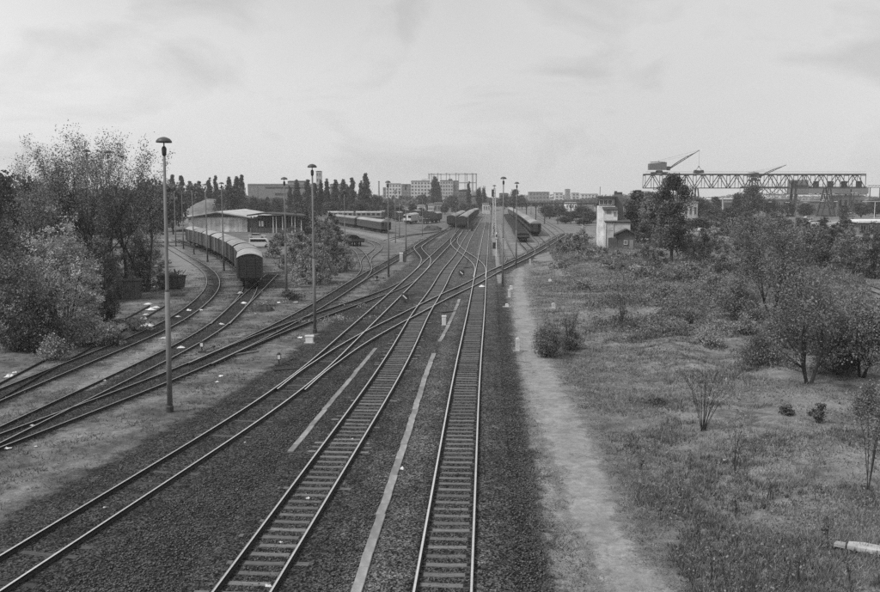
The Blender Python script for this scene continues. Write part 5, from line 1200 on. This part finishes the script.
# left: bushes
def bush(seed, px, py, wpx, hpx, label, m='leaf', prof=BUSH, dens=1.0, leaf=None, name='bush', group='bushes', cat='bush', shell=.6, ry=None, stems=True, lf=1.65):
    p = G(px, py); k = mpp(p.y); w_, h = wpx * k, hpx * k; leaf = leaf or max(.10, min(.36, lf * k)); 
    n = int(min(17000, max(700, dens * 3.6 * (w_ * h) / (leaf * leaf * .33)))); ncl = max(12, int(n / 48))
    sig = max(leaf * .75, min(.085 * w_, .24)); C, T, cs = clumps(seed, ncl, n / ncl, prof, w_ / 2 - sig * .6, (ry * k if ry else w_ / 2 - sig * .6), h - sig * 1.6, sig * .9, sig, shell, .42 if wpx / max(hpx, 1) < 2.6 and prof is BUSH else .2)
    b = MB(); rng = np.random.RandomState(seed)
    for c in cs[::max(1, len(cs) // 18)]: c = np.array(c); b.tube([(c[0] * .12, c[1] * .12, -.05), (c[0] * .55, c[1] * .55, c[2] * .6), c], [.018 + .008 * h, .01 + .004 * h, .006], 4, cap=False)
    return set_tree(name, label, cat, p, b.mesh('stems', 'bark'), crown_mesh(C, leaf, seed, m, .1, .62, T), group, rz=0)
GL = 'bushes of the left thicket'
for i, (x, y, wd, h, m, lb) in enumerate([
        (66, 338, 84, 112, 'leaf_light', 'bright leaved broad bush at the front of the left thicket'), (16, 350, 66, 104, 'leaf', 'tall dense bush at the left edge of the frame'), (104, 322, 44, 84, 'leaf_dark', 'dark bush right of the bright leaved bush'), (141, 291, 38, 58, 'leaf', 'rounded bush behind the dark shed'), (40, 352, 48, 62, 'leaf_dark', 'dark low bush below the bright leaved bush'),
        (92, 345, 58, 34, 'leaf_pale', 'low pale scrub at the foot of the left thicket'), (55, 360, 40, 26, 'leaf_pale', 'low scrub beside the overgrown track at left'), (130, 285, 60, 48, 'leaf_pale', 'pale bush behind the small shed'), (5, 305, 60, 72, 'leaf_dark', 'dark bush at the far left edge, behind the tall dense bush'), (75, 300, 70, 62, 'leaf', 'bush between the bright bush and the tall trees'), (147, 268, 34, 34, 'leaf_pale', 'pale bush at the right end of the left thicket'), (115, 345, 30, 16, 'leaf_pale', 'small weed clump by the litter at the overgrown track'), (134, 331, 34, 14, 'leaf_pale', 'weed clump along the overgrown track, near the large rag'), (98, 300, 80, 60, 'leaf_dark', 'dark bush filling the middle of the left thicket'), (30, 300, 70, 70, 'leaf', 'bush behind the left edge of the bright leaved bush')]):
    bush(100 + i, x, y, wd, h, lb, m, ELL if h > 60 else BUSH, 1.15 if m != 'leaf_pale' else .9, group=GL, lf=2.2)
# background trees beyond, left edge
rnd = random.Random(4)
protos = []
for s in range(5):
    C, T, cs = clumps(300 + s, 60, 60, ELL if s < 3 else BUSH, 3.4, 3.4, 7.2, 2.2, .75, .55); b = MB(); b.tube([(0, 0, -.2), (.1, 0, 2.5), (0, .1, 6.5)], [.28, .22, .06], 6, cap=False); limbs(b, cs[::4], .14, np.random.RandomState(s), frac=.4, n=4); protos.append((b.mesh('trunk', 'bark'), crown_mesh(C, .62, s, 'leaf_far', 0, .7, T)))
def far_tree(px, Y, ytop, wpx, label, k=None, group='far trees', zb=0.0):
    h = at(px, ytop, Y).z - zb; q = at(px, 200, Y); tm, cm = protos[rnd.randrange(5) if k is None else k]
    return set_tree('far_tree', label, 'tree', (q.x, Y, zb), tm, cm, group, rnd.uniform(0, 6), (wpx * mpp(Y) / 7.4, wpx * mpp(Y) / 7.4, h / 9.6))
for i, (x, Y, yt, wd) in enumerate([(4, 150, 178, 40), (28, 165, 184, 42), (150, 190, 184, 36), (-12, 140, 172, 40), (172, 230, 186, 26), (120, 175, 190, 46), (84, 170, 192, 46), (55, 180, 190, 44)]):
    far_tree(x, Y, yt, wd, 'dark tree behind the left thicket, %s of the back row from the left' % ORD[[2, 3, 7, 1, 8, 6, 5, 4][i]], group='trees behind the left thicket')
for i, (x, Y, yt, wd) in enumerate([(390, 360, 207, 10), (399, 390, 206, 12), (413, 430, 204, 10), (421, 400, 208, 8), (430, 450, 204, 10), (445, 470, 203.5, 10), (455, 480, 205, 9), (463, 500, 204, 9), (474, 520, 204.5, 8), (371, 380, 206, 10), (352, 370, 206, 12)]):
    far_tree(x, Y, yt, wd, 'low leafy tree among the depot clutter, %s from the left' % ORD[[3, 4, 5, 6, 7, 8, 9, 10, 11, 2, 1][i]], group='low trees in the depot')
for i, (x, Y, yt, wd) in enumerate([(702, 250, 218, 22), (722, 262, 217, 18), (742, 240, 222, 22), (766, 236, 222, 24), (786, 250, 220, 22), (804, 262, 219, 16), (822, 236, 226, 20), (852, 250, 224, 18)]):
    far_tree(x, Y, yt, wd, 'squat bushy tree behind the hedge at right, %s from the left' % ORD[i + 1], group='squat trees behind the hedge')
# poplars
pops = []
for s in range(4):
    C, T, cs = clumps(400 + s, 300, 26, POP, 1.5, 1.5, 17.2, 1.0, .5, .25, .08, .45); C[:, :2] += (np.sin(C[:, 2:3] * 1.3 + s) * .18); b = MB(); b.tube([(0, 0, -.2), (.05, 0, 8), (0, .05, 17.5)], [.32, .2, .04], 6, cap=False); limbs(b, cs[::7], .1, np.random.RandomState(s), frac=.75, n=4); pops.append((b.mesh('trunk', 'bark'), crown_mesh(C, .62, 40 + s, 'leaf_far', 1.6, .4, T)))
def poplar(px, Y, ytop, wpx, label, group):
    h = at(px, ytop, Y).z; q = at(px, 200, Y); tm, cm = pops[rnd.randrange(4)]; return set_tree('poplar_tree', label, 'tree', (q.x, Y, 0), tm, cm, group, rnd.uniform(0, 6), (wpx * mpp(Y) / 3.0, wpx * mpp(Y) / 3.0, h / 19.0))
pl = [(290, 186, 7), (297, 180, 9.5), (307.5, 178.5, 9), (315, 182, 8), (321, 181, 8), (327, 179, 8), (335.5, 179.5, 9), (343.5, 179, 8.5), (348, 185, 6), (352.5, 176.5, 8), (361, 181, 7), (366, 173, 10)]
for i, (x, yt, wd) in enumerate(pl): poplar(x, 430 + rnd.uniform(-12, 12), yt, wd, 'slender poplar in the long row before the factory block, %s from the left' % ORD[i + 1], 'poplar row left of the flats')
pl = [(173, 173.5, 8), (182, 174.5, 9), (190, 181, 9), (199, 180, 8), (209.5, 178, 8), (216, 174.5, 6), (229.5, 176.5, 8), (237, 176, 9), (242, 173.5, 8)]
for i, (x, yt, wd) in enumerate(pl): poplar(x, 400 + rnd.uniform(-12, 12), yt, wd, 'poplar behind the warehouse mound, %s from the left' % ORD[i + 1], 'poplars behind the warehouse')
poplar(434.5, 640, 176.3, 9.5, 'dark poplar standing between two apartment blocks', None) ; poplar(438, 650, 181, 7, 'smaller dark poplar right beside the one between the flats', None)
poplar(468.7, 540, 181.7, 5, 'slim dark cypress like tree below the gasholder frame', None)
for i, (x, Y, yt, wd) in enumerate([(231, 300, 188, 22), (222, 330, 190, 16), (262, 420, 200, 16), (276, 420, 199, 14), (252, 400, 198, 18), (166, 300, 187, 22), (195, 380, 187, 30), (376, 470, 196, 14), (388, 440, 202, 16), (423, 600, 195, 9), (452, 600, 196, 14), (479, 560, 189, 6), (484, 580, 188.5, 6), (300, 390, 203, 24), (330, 400, 203, 20), (360, 395, 203, 20)]):
    far_tree(x, Y, yt, wd, ['broad dark tree behind the warehouse roof', 'round tree left of the broad dark tree at the mound', 'low tree below the factory block, middle', 'low tree below the factory block, right', 'low tree below the factory block, left', 'dark tree on the left of the mound', 'low wide tree on top of the mound', 'small tree between poplars and flats', 'low tree in front of the white flats', 'small tree before the pale apartment block', 'bushy tree before the grey apartment block', 'small tree beside the brick house, left', 'small tree beside the brick house, right', 'low tree before the poplar row, left', 'low tree before the poplar row, middle', 'low tree before the poplar row, right'][i], group='small trees in the middle distance')
# middle thicket left of the tracks
GM = 'thicket between the goods wagons and main tracks'
for i, (x, y, wd, h, m, lb) in enumerate([(312, 284, 52, 42, 'leaf_pale', 'leafy scrub around the second lamp post, front middle'), (294, 272, 34, 30, 'leaf_pale', 'leafy scrub left of the second lamp post'), (333, 272, 36, 34, 'leaf_pale', 'leafy scrub right of the second lamp post'), (322, 258, 50, 34, 'leaf', 'rounded bush in the thicket behind the second lamp post'), (312, 246, 44, 34, 'leaf_dark', 'dark bush at the back of the thicket, left'), (330, 243, 36, 30, 'leaf_dark', 'dark bush at the back of the thicket, right'), (290, 300, 26, 11, 'leaf_dark', 'dark weed tuft at the foot of the third lamp post'), (274, 258, 26, 20, 'leaf_pale', 'weedy bush right of the white van'), (343, 256, 22, 16, 'leaf_pale', 'low weeds left of the flat trolley'), (300, 258, 30, 26, 'leaf', 'bush between the two lamp posts in the thicket'), (283, 246, 26, 16, 'leaf_pale', 'weeds in front of the open shed'), (346, 270, 18, 14, 'leaf_pale', 'weeds by the branch track at the thicket edge')]):
    bush(200 + i, x, y, wd, h, lb, m, BUSH, .9, group=GM)

# ---------------- right side
tm, cm = grow_tree(31, 6.7, 3, .5, .12, 9500, 3, .7, 'leaf', .11, .2, clear=.15, updrift=.06); set_tree('tree', 'small spreading tree with visible dark forked trunk in the right meadow', 'tree', G(808, 384), tm, cm, None)
tm, cm = grow_tree(32, 9.0, 3, .5, .14, 15000, 3, .6, 'leaf', .12, .26, clear=.15, updrift=.12); set_tree('tree', 'dense bushy tree behind the forked tree in the right meadow', 'tree', G(772, 318), tm, cm, None)
tm, cm = grow_tree(33, 5.2, 3, .3, .13, 11000, 3, .55, 'leaf_pale', .09, .2, clear=.1, updrift=.12); set_tree('tree', 'light leaved young tree at the right edge beside the forked tree', 'tree', G(862, 377), tm, cm, None)
GR = 'scrub of the right meadow'
RB = [(812, 352, 64, 34, 'leaf_dark', 'dark bush filling the space behind the forked tree'), (775, 345, 50, 26, 'leaf_dark', 'dark bush left behind the forked tree'), (842, 338, 50, 28, 'leaf', 'dark bush behind the young tree at the right edge'), (760, 366, 56, 30, 'leaf_dark', 'dark leafy bush at the left foot of the forked tree'), (836, 374, 54, 44, 'leaf_dark', 'bush between the forked tree and the light leaved tree'), (882, 352, 44, 46, 'leaf_dark', 'tall bush at the right edge behind the light leaved tree'), (735, 312, 50, 34, 'leaf', 'bush left of the dense bushy tree'), (802, 320, 60, 48, 'leaf', 'bush right of the dense bushy tree'), (690, 325, 50, 20, 'leaf', 'low bush left of the pale earth patch'), (712, 300, 64, 24, 'leaf_pale', 'pale scrub above the pale earth patch'), (664, 300, 52, 15, 'leaf_pale', 'pale scrub in the middle of the meadow'), (684, 282, 56, 22, 'leaf', 'scrub right of the tall tree foot'), (640, 280, 44, 15, 'leaf_pale', 'pale scrub below the signal tower hut'), (722, 276, 56, 24, 'leaf', 'scrub below the right hand track, left part'), (752, 284, 44, 34, 'leaf_dark', 'dark scrub behind the dense bushy tree'), (612, 271, 44, 13, 'leaf_pale', 'pale low scrub below the signal tower, left'), (590, 261, 40, 12, 'leaf_pale', 'pale low scrub left of the signal tower foot'), (575, 252, 36, 18, 'leaf', 'low scrub right of the empty sidings'), (562, 254, 14, 10, 'leaf_dark', 'small dark bush beside the crossover end'), (582, 246, 26, 20, 'leaf_pale', 'scrub in front of the grey shed left of the signal tower'), (598, 255, 26, 9, 'leaf', 'weeds at the foot of the signal tower, left'), (620, 260, 34, 9, 'leaf_pale', 'weeds in front of the signal tower hut'), (645, 260, 22, 15, 'leaf', 'bush right of the signal tower hut'), (656, 270, 30, 22, 'leaf_dark', 'dark bush left of the tall tree foot'), (703, 262, 46, 30, 'leaf', 'bush right of the tall tree, by the track'), (660, 247, 26, 24, 'leaf', 'tall bush between signal tower and tall tree'), (690, 258, 32, 26, 'leaf_dark', 'dark bush at the right foot of the tall tree'), (738, 256, 44, 26, 'leaf', 'bush beside the right hand track, middle'), (643, 244, 20, 22, 'leaf_dark', 'dark bush right behind the signal tower'), (622, 322, 20, 16, 'leaf_pale', 'thin weed bush by the earth heap, left'), (585, 290, 34, 12, 'leaf_pale', 'low weeds above the rounded bush'), (560, 270, 24, 9, 'leaf_pale', 'low weeds by the path, far'), (745, 335, 30, 20, 'leaf_pale', 'weeds beside the pale earth patch'), (708, 345, 40, 16, 'leaf_pale', 'low weeds in front of the pale earth patch'), (655, 405, 34, 6, 'grass_dark', 'low dark weed strip left of the bare shrub'), (632, 330, 30, 8, 'grass_dark', 'low dark weeds behind the grass ridge'), (785, 415, 14, 16, 'leaf_dark', 'small dark tuft, left of two right of the bare shrub'), (819, 423, 20, 20, 'leaf_dark', 'small dark bent tuft, right of two'), (868, 420, 34, 40, 'leaf', 'bush at the right edge below the light leaved tree')]
for i, (x, y, wd, h, m, lb) in enumerate(RB): bush(500 + i, x, y, wd, h, lb, m, BUSH, .85 if 'pale' in m else 1.05, group=GR)
bush(560, 547, 357, 31, 33, 'rounded dense bush standing alone beside the path', 'leaf', ELL, 1.3, .09, group=None, shell=.75); bush(561, 570, 350, 24, 20, 'dark low bush with bare stems right of the rounded bush', 'leaf_dark', BUSH, 1.2, .08, group=None)
def stem_shrub(px, py, wpx, hpx, n, label, leaves=0, seed=0, name='shrub', m='leaf', fork=True, r=.018, group=None):
    p = G(px, py); k = mpp(p.y); w_, h = wpx * k, hpx * k; rr = random.Random(seed); b = MB(); tips = []
    for i in range(n):
        a = rr.uniform(0, 6.28); f = rr.uniform(.35, 1.0); tx = Vector((math.cos(a) * w_ / 2 * f, math.sin(a) * w_ / 2 * f, h * rr.uniform(.6, 1.0))); mid = tx * .5 + Vector((-tx.x * .12, -tx.y * .12, .06 * h))
        b.tube([(rr.gauss(0, .05), rr.gauss(0, .05), -.04), mid, tx], [r, r * .7, r * .25], 4, cap=False); tips += [tx, mid, (tx + mid) / 2]
        if fork:
            for _ in range(3):
                q = mid.lerp(tx, rr.uniform(0, .8)); e = q + Vector((rr.gauss(0, .13), rr.gauss(0, .13), rr.uniform(.1, .3))) * h * .7; b.tube([q, e], [r * .5, r * .2], 3, cap=False); tips.append(e)
    cm = None
    if leaves:
        rng = np.random.RandomState(seed); t_ = np.array([list(q) for q in tips]); C = t_[rng.randint(0, len(t_), leaves)] + rng.normal(size=(leaves, 3)) * h * .06; cm = crown_mesh(C, .09, seed, m, .3, .55)
    return set_tree(name, label, 'shrub', p, b.mesh('stems', 'bark'), cm, group)
stem_shrub(703, 431, 74, 74, 22, 'bare many stemmed shrub fanning up from the meadow', 500, 1, r=.014)
stem_shrub(734, 470, 26, 62, 6, 'thin sapling right below the bare shrub', 260, 2, r=.012)
stem_shrub(868, 492, 34, 104, 5, 'thin leafy sapling at the right edge of the meadow', 1500, 3, r=.02)
stem_shrub(569, 349, 26, 42, 12, 'upright bare stems rising from the dark low bush', 300, 4, m='leaf_dark', r=.028)
stem_shrub(622, 326, 30, 54, 5, 'thin sapling by the grass ridge behind the rounded bush', 240, 5, r=.025)
for i, (x, y, wd, h) in enumerate([(753, 592, 14, 52), (786, 590, 10, 34), (797, 585, 8, 44), (698, 540, 8, 34), (735, 520, 9, 30), (850, 585, 10, 30), (770, 500, 9, 26), (640, 470, 12, 14), (660, 520, 9, 26), (712, 588, 10, 36), (826, 540, 9, 30), (690, 470, 9, 22)]):
    stem_shrub(x, y, wd, h, 3, ['tall dock stalk at the lower edge of the meadow, leftmost of three', 'dock stalk at the lower edge of the meadow, middle of three', 'dock stalk at the lower edge of the meadow, rightmost of three', 'thin dry stalk near the meadow edge, right of the path', 'thin dry stalk in the lower middle of the meadow', 'thin dry stalk left of the broken slab', 'thin dry stalk below the two dark tufts', 'short dry weed beside the path bend', 'thin dry stalk beside the path, lower', 'dry stalk at the bottom edge close to the path', 'thin dry stalk above the broken slab', 'thin dry stalk left of the thin sapling'][i], 40, 20 + i, 'weed_stalk', 'leaf_dark', False, .014)
# tall trees by the signal tower
def big_tree(seed, px, py, ytop, wpx, label, m='leaf_dark', prof=ELL, base=.12):
    p = G(px, py); k = mpp(p.y); h = at(px, ytop, p.y).z; w_ = wpx * k; sig = .075 * w_; C, T, cs = clumps(seed, 120, 170, prof, w_ / 2 - sig, w_ / 2 - sig, h * (1 - base) - sig * 2, h * base + sig, sig, .5); b = MB(); b.tube([(0, 0, -.2), (.2, .1, h * .4), (0, 0, h * .85)], [.28, .2, .05], 7, cap=False); limbs(b, cs[::4], .13, np.random.RandomState(seed), frac=.5)
    return set_tree('tree', label, 'tree', p, b.mesh('trunk', 'bark'), crown_mesh(C, 1.75 * k, seed, m, 0, .65, T), 'trees by the signal tower')
TALL = lambda u: .95 if .2 < u < .45 else (.75 if u < .2 else (.62 if u < .62 else .9 * (1 - ((u - .62) / .38) ** 2.5) + .1))
big_tree(601, 671, 262, 178, 42, 'tallest dark tree right of the signal tower, below the crane', 'leaf_dark', TALL); big_tree(602, 637, 241, 190.5, 28, 'dark rounded tree directly behind the signal tower'); big_tree(603, 650, 243, 193, 24, 'rounded tree between the signal tower and the tallest tree', 'leaf')
# dark bush rows at the far right
for i, (x, y, wd, h, m) in enumerate([(808, 266, 34, 36, 'leaf_dark'), (828, 268, 40, 36, 'leaf_dark'), (850, 273, 44, 36, 'leaf'), (874, 278, 44, 40, 'leaf_dark'), (790, 258, 34, 24, 'leaf'), (838, 250, 40, 20, 'leaf'), (866, 252, 40, 20, 'leaf_dark'), (770, 250, 36, 22, 'leaf_dark'), (820, 246, 30, 20, 'leaf_dark'), (842, 238, 20, 24, 'leaf_dark'), (750, 240, 36, 20, 'leaf_dark'), (728, 236, 32, 18, 'leaf_dark'), (716, 246, 26, 16, 'leaf'), (896, 268, 44, 40, 'leaf')]):
    bush(650 + i, x, y, wd * 1.1, h * 1.18, 'hedge bush beyond the right hand track, %s' % ['leftmost large one', 'second large one from the left', 'third large one from the left', 'fourth large one, at the edge', 'smaller left end one', 'back row middle one', 'back row right one', 'far left low one', 'back row left one', 'upright pointed one by the white roof', 'lower one below the gantry', 'low one near the small white board', 'lowest left one by the track', 'last one cut by the frame'][i], m, BUSH, 1.0, group='hedge beyond the right hand track')
# belts of trees and scrub in the far middle distance
for i, (x, Y, yt, wd) in enumerate([(515, 620, 190.5, 14), (505, 640, 195, 12), (522, 640, 196, 10), (700, 400, 199, 20), (716, 420, 198, 16), (752, 380, 186, 20), (738, 390, 195, 16), (770, 420, 200, 18), (788, 420, 201, 16), (806, 400, 204, 16), (845, 380, 206, 14), (862, 400, 203, 18), (876, 420, 200, 16), (560, 420, 207, 22), (582, 400, 207, 22), (548, 430, 206, 18), (572, 360, 212, 22), (590, 330, 212, 18), (566, 320, 217, 18), (584, 300, 219, 18), (550, 380, 209, 14), (730, 340, 208, 18), (712, 330, 210, 18), (748, 320, 213, 18), (774, 310, 213, 20), (760, 300, 218, 18), (734, 290, 220, 20)]):
    far_tree(x, Y, yt, wd, ['round topped far tree above the flat wagons', 'low far tree left of the round topped one', 'low far tree right of the round topped one'][i] if i < 3 else ('tree in the harbour yard under the gantry, %s from the left' % ORD[[3, 5, 9, 7, 12, 14, 15, 16, 17, 18][i - 3]] if i < 13 else ('bushy tree beyond the sidings left of the signal tower, %s from the left' % ORD[[3, 5, 1, 4, 8, 6, 7, 2][i - 13]] if i < 21 else 'low bushy tree in front of the harbour sheds, %s from the left' % ORD[[2, 1, 4, 6, 5, 3][i - 21]])), group='trees of the right middle distance')
# a far wood along the horizon (one mass)
rng = np.random.RandomState(77); C = []
for (xa, xb, Y, h0, n) in ((-1700, 1700, 1900, 13, 16000), (-900, 120, 800, 8, 7000), (-420, -95, 520, 9, 5000), (120, 800, 900, 7, 6000), (150, 420, 620, 6, 3500), (40, 300, 1020, 10, 5000), (60, 190, 820, 6, 3500)):
    x = rng.uniform(xa, xb, n); hh = h0 * (.55 + .45 * np.sin(x * .021 + Y) * np.sin(x * .0063 + 1) + .25 * rng.rand(n)); C.append(np.stack([x, Y + rng.normal(0, 12, n), hh * rng.rand(n) ** .6], 1))
C = np.concatenate(C); V, Q, T = leaf_quads(C, 4.2, rng, 0, .8); V[:, 2] = np.maximum(V[:, 2], 0)
o = obj('far_wood', np_mesh('far_wood', V, Q, 'leaf_far', tone=T), kind='stuff')

# ------------------------------------------------------------------ grass and weeds (stuff)
def blades(name, n, xf, yr, pw, hmin, hmax, m, wd, seed, keepf, lean=.35, per=8, sig=.09):
    rng = np.random.RandomState(seed); y = yr[0] + (yr[1] - yr[0]) * rng.rand(n) ** pw; x = xf(y, rng); k = keepf(x, y, rng); x, y = x[k], y[k]; nt_ = len(x)
    tone = np.repeat(np.clip(.5 + rng.normal(0, .2, nt_), 0, 1), per); hs = np.repeat(rng.uniform(.55, 1.25, nt_), per); sg = sig * (1 + (y - 25) / 50); n = nt_ * per
    ox, oy = rng.normal(size=(nt_, per)) * sg[:, None], rng.normal(size=(nt_, per)) * sg[:, None]; ox, oy = ox.ravel(), oy.ravel(); x, y = np.repeat(x, per) + ox, np.repeat(y, per) + oy
    z = gz(x, y); a = rng.uniform(0, 6.283, n); g_ = (1 + (y - 25) / 60); h = rng.uniform(hmin, hmax, n) * hs; w_ = wd * g_ * rng.uniform(.6, 1.4, n); la = np.arctan2(oy, ox) + rng.normal(0, .6, n); ll = h * lean * rng.uniform(.4, 2.2, n)
    p = np.stack([x, y, z], 1); s = np.stack([np.cos(a) * w_, np.sin(a) * w_, np.zeros(n)], 1); tp = p + np.stack([np.cos(la) * ll, np.sin(la) * ll, h], 1)
    V = np.stack([p - s, p + s, tp], 1).reshape(-1, 3); Q = np.arange(n * 3).reshape(n, 3)
    obj(name, np_mesh(name, V, Q, m, tone=np.clip(tone + rng.normal(0, .15, n), 0, 1)), kind='stuff')
def pedge(y): o = np.argsort(DRY[:, 1]); return np.interp(y, DRY[o, 1], DRY[o, 0]), np.interp(y, DRY[o, 1], DRY[o, 2])
def nz(x, y, s, ph): return np.sin(x * s + ph + 1.7 * np.sin(y * s * .8 + ph)) * np.sin(y * s * 1.1 - ph + 1.3 * np.sin(x * s * .7))
def right_keep(x, y, rng):
    c, wd = pedge(y); return (x > c + wd * .38 + rng.exponential(.5, len(x))) & (rng.rand(len(x)) < .42 + .4 * nz(x, y, .9, 1.0) + .45 * nz(x, y, .33, 2.2))
blades('meadow_grass', 74000, lambda y, r: 4 + (2 + .62 * y) * r.rand(len(y)), (18, 135), 1.7, .06, .21, 'grass_blade', .014, 1, right_keep, .45, 9, .10)
blades('meadow_weeds', 30000, lambda y, r: 4 + (2 + .62 * y) * r.rand(len(y)), (18, 135), 1.7, .08, .25, 'grass_dark', .02, 2, lambda x, y, r: (x > pedge(y)[0] + pedge(y)[1] * .5) & (nz(x, y, .5, 2.0) + .3 * nz(x, y, 1.6, .5) > .32 - .4 * (y < 36) * smooth01((x - 6) / 3)))
def left_keep(x, y, rng):
    t3 = np.interp(y, TR['T3'][:, 1], TR['T3'][:, 0]); return (x < t3 - 2.6 - rng.exponential(.4, len(x))) & (rng.rand(len(x)) < .35 + .6 * nz(x, y, .8, .4))
blades('verge_grass', 42000, lambda y, r: -50 + 48 * r.rand(len(y)), (20, 120), 1.5, .04, .15, 'grass_dark', .015, 3, left_keep, .6)
def core_keep(x, y, r):
    o = np.argsort(PATH[:, 1]); c, wd = np.interp(y, PATH[o, 1], PATH[o, 0]), np.interp(y, PATH[o, 1], PATH[o, 2])
    return (np.abs(x - c) > wd * .3 + r.exponential(.25, len(x))) & (x > np.interp(y, TR['T1'][:, 1], TR['T1'][:, 0]) + 2.5) & (r.rand(len(x)) < .5 + .55 * nz(x, y, 1.3, 3) + .3 * nz(x, y, .5, 1))
blades('path_edge_grass', 20000, lambda y, r: 1.5 + (5.5 + .1 * y) * r.rand(len(y)), (18, 110), 1.6, .03, .12, 'grass_blade', .012, 4, core_keep, .7, 7, .07)
blades('dark_path_grass', 7000, lambda y, r: 1.5 + (5.5 + .1 * y) * r.rand(len(y)), (18, 110), 1.6, .03, .14, 'grass_dark', .014, 5, core_keep, .7, 7, .09)
# leafy ground cover in the meadow
def cover(name, n, seed, keepf, m, size, hmax):
    rng = np.random.RandomState(seed); y = 20 + 110 * rng.rand(n) ** 1.5; x = 5 + (1 + .62 * y) * rng.rand(n); k = keepf(x, y, rng); x, y = x[k], y[k]; C = np.stack([x, y, gz(x, y) + .03 + hmax * rng.rand(len(x)) ** 2], 1); V, Q, T = leaf_quads(C, size, rng, 0, .6)
    obj(name, np_mesh(name, V, Q, m, tone=T), kind='stuff')
cover('ground_cover', 90000, 8, lambda x, y, r: (x > pedge(y)[0] + pedge(y)[1] * .55) & (nz(x, y, .45, .7) > .12), 'leaf', .085, .2)
cover('pale_ground_cover', 60000, 9, lambda x, y, r: (x > pedge(y)[0] + pedge(y)[1] * .6 + 1) & (y > 60) & (nz(x, y, .3, 2.7) > -.1), 'leaf_pale', .13, .45)

def scrub(name, n, seed, yr, xr, keepf, m, size, hmax):
    rng = np.random.RandomState(seed); y = yr[0] + (yr[1] - yr[0]) * rng.rand(n) ** 1.3; x = xr[0](y) + (xr[1](y) - xr[0](y)) * rng.rand(n); f = keepf(x, y); k = f > rng.rand(n) * .6; x, y, f = x[k], y[k], f[k]
    top = hmax * np.clip(f, 0, 1.2) * (.55 + .45 * nz(x, y, 1.7, 1.1)); C = np.stack([x, y, gz(x, y) + .05 + np.maximum(top, .1) * rng.rand(len(x)) ** .8], 1); V, Q, T = leaf_quads(C, size, rng, .25, .55); V[:, 2] = np.maximum(V[:, 2], .01)
    obj(name, np_mesh(name, V, Q, m, tone=np.clip(T * .6 + .2 + .25 * nz(x, y, .8, 5), 0, 1)), kind='stuff')
SX0 = lambda y: 12.5 + .085 * (y - 70); SX1 = lambda y: .44 * y + 6
scrub('scrub', 200000, 21, (60, 190), (SX0, SX1), lambda x, y: .12 + .8 * nz(x, y, .33, 1.9) + .3 * nz(x, y, .9, .2) + .4 * smooth01((y - 66) / 40), 'leaf', .17, 1.1)
scrub('dark_scrub', 120000, 22, (60, 190), (SX0, SX1), lambda x, y: -.1 + .85 * nz(x, y, .29, 4.4) + .35 * nz(x, y, .8, 2.2) + .3 * smooth01((y - 66) / 40), 'leaf_dark', .19, 1.5)
scrub('yard_weeds', 30000, 23, (70, 200), (lambda y: -.22 * y, lambda y: -.06 * y), lambda x, y: -.45 + .9 * nz(x, y, .35, 3.1) + .2 * nz(x, y, 1.1, .6), 'leaf_pale', .16, .35)

# ------------------------------------------------------------------ haze
HZ = True
if HZ:
    b = MB(); b.box((0, 1970, 34), (6100, 4100, 72)); me = b.mesh('haze', []) 
    m = bpy.data.materials.new('haze'); m.use_nodes = True; n = m.node_tree.nodes; n.clear(); o_ = n.new('ShaderNodeOutputMaterial'); pv = n.new('ShaderNodeVolumePrincipled'); pv.inputs['Color'].default_value = (.995, .995, .995, 1); pv.inputs['Density'].default_value = .0002; pv.inputs['Anisotropy'].default_value = .2
    m.node_tree.links.new(pv.outputs[0], o_.inputs['Volume']); me.materials.append(m); obj('haze', me, kind='stuff')
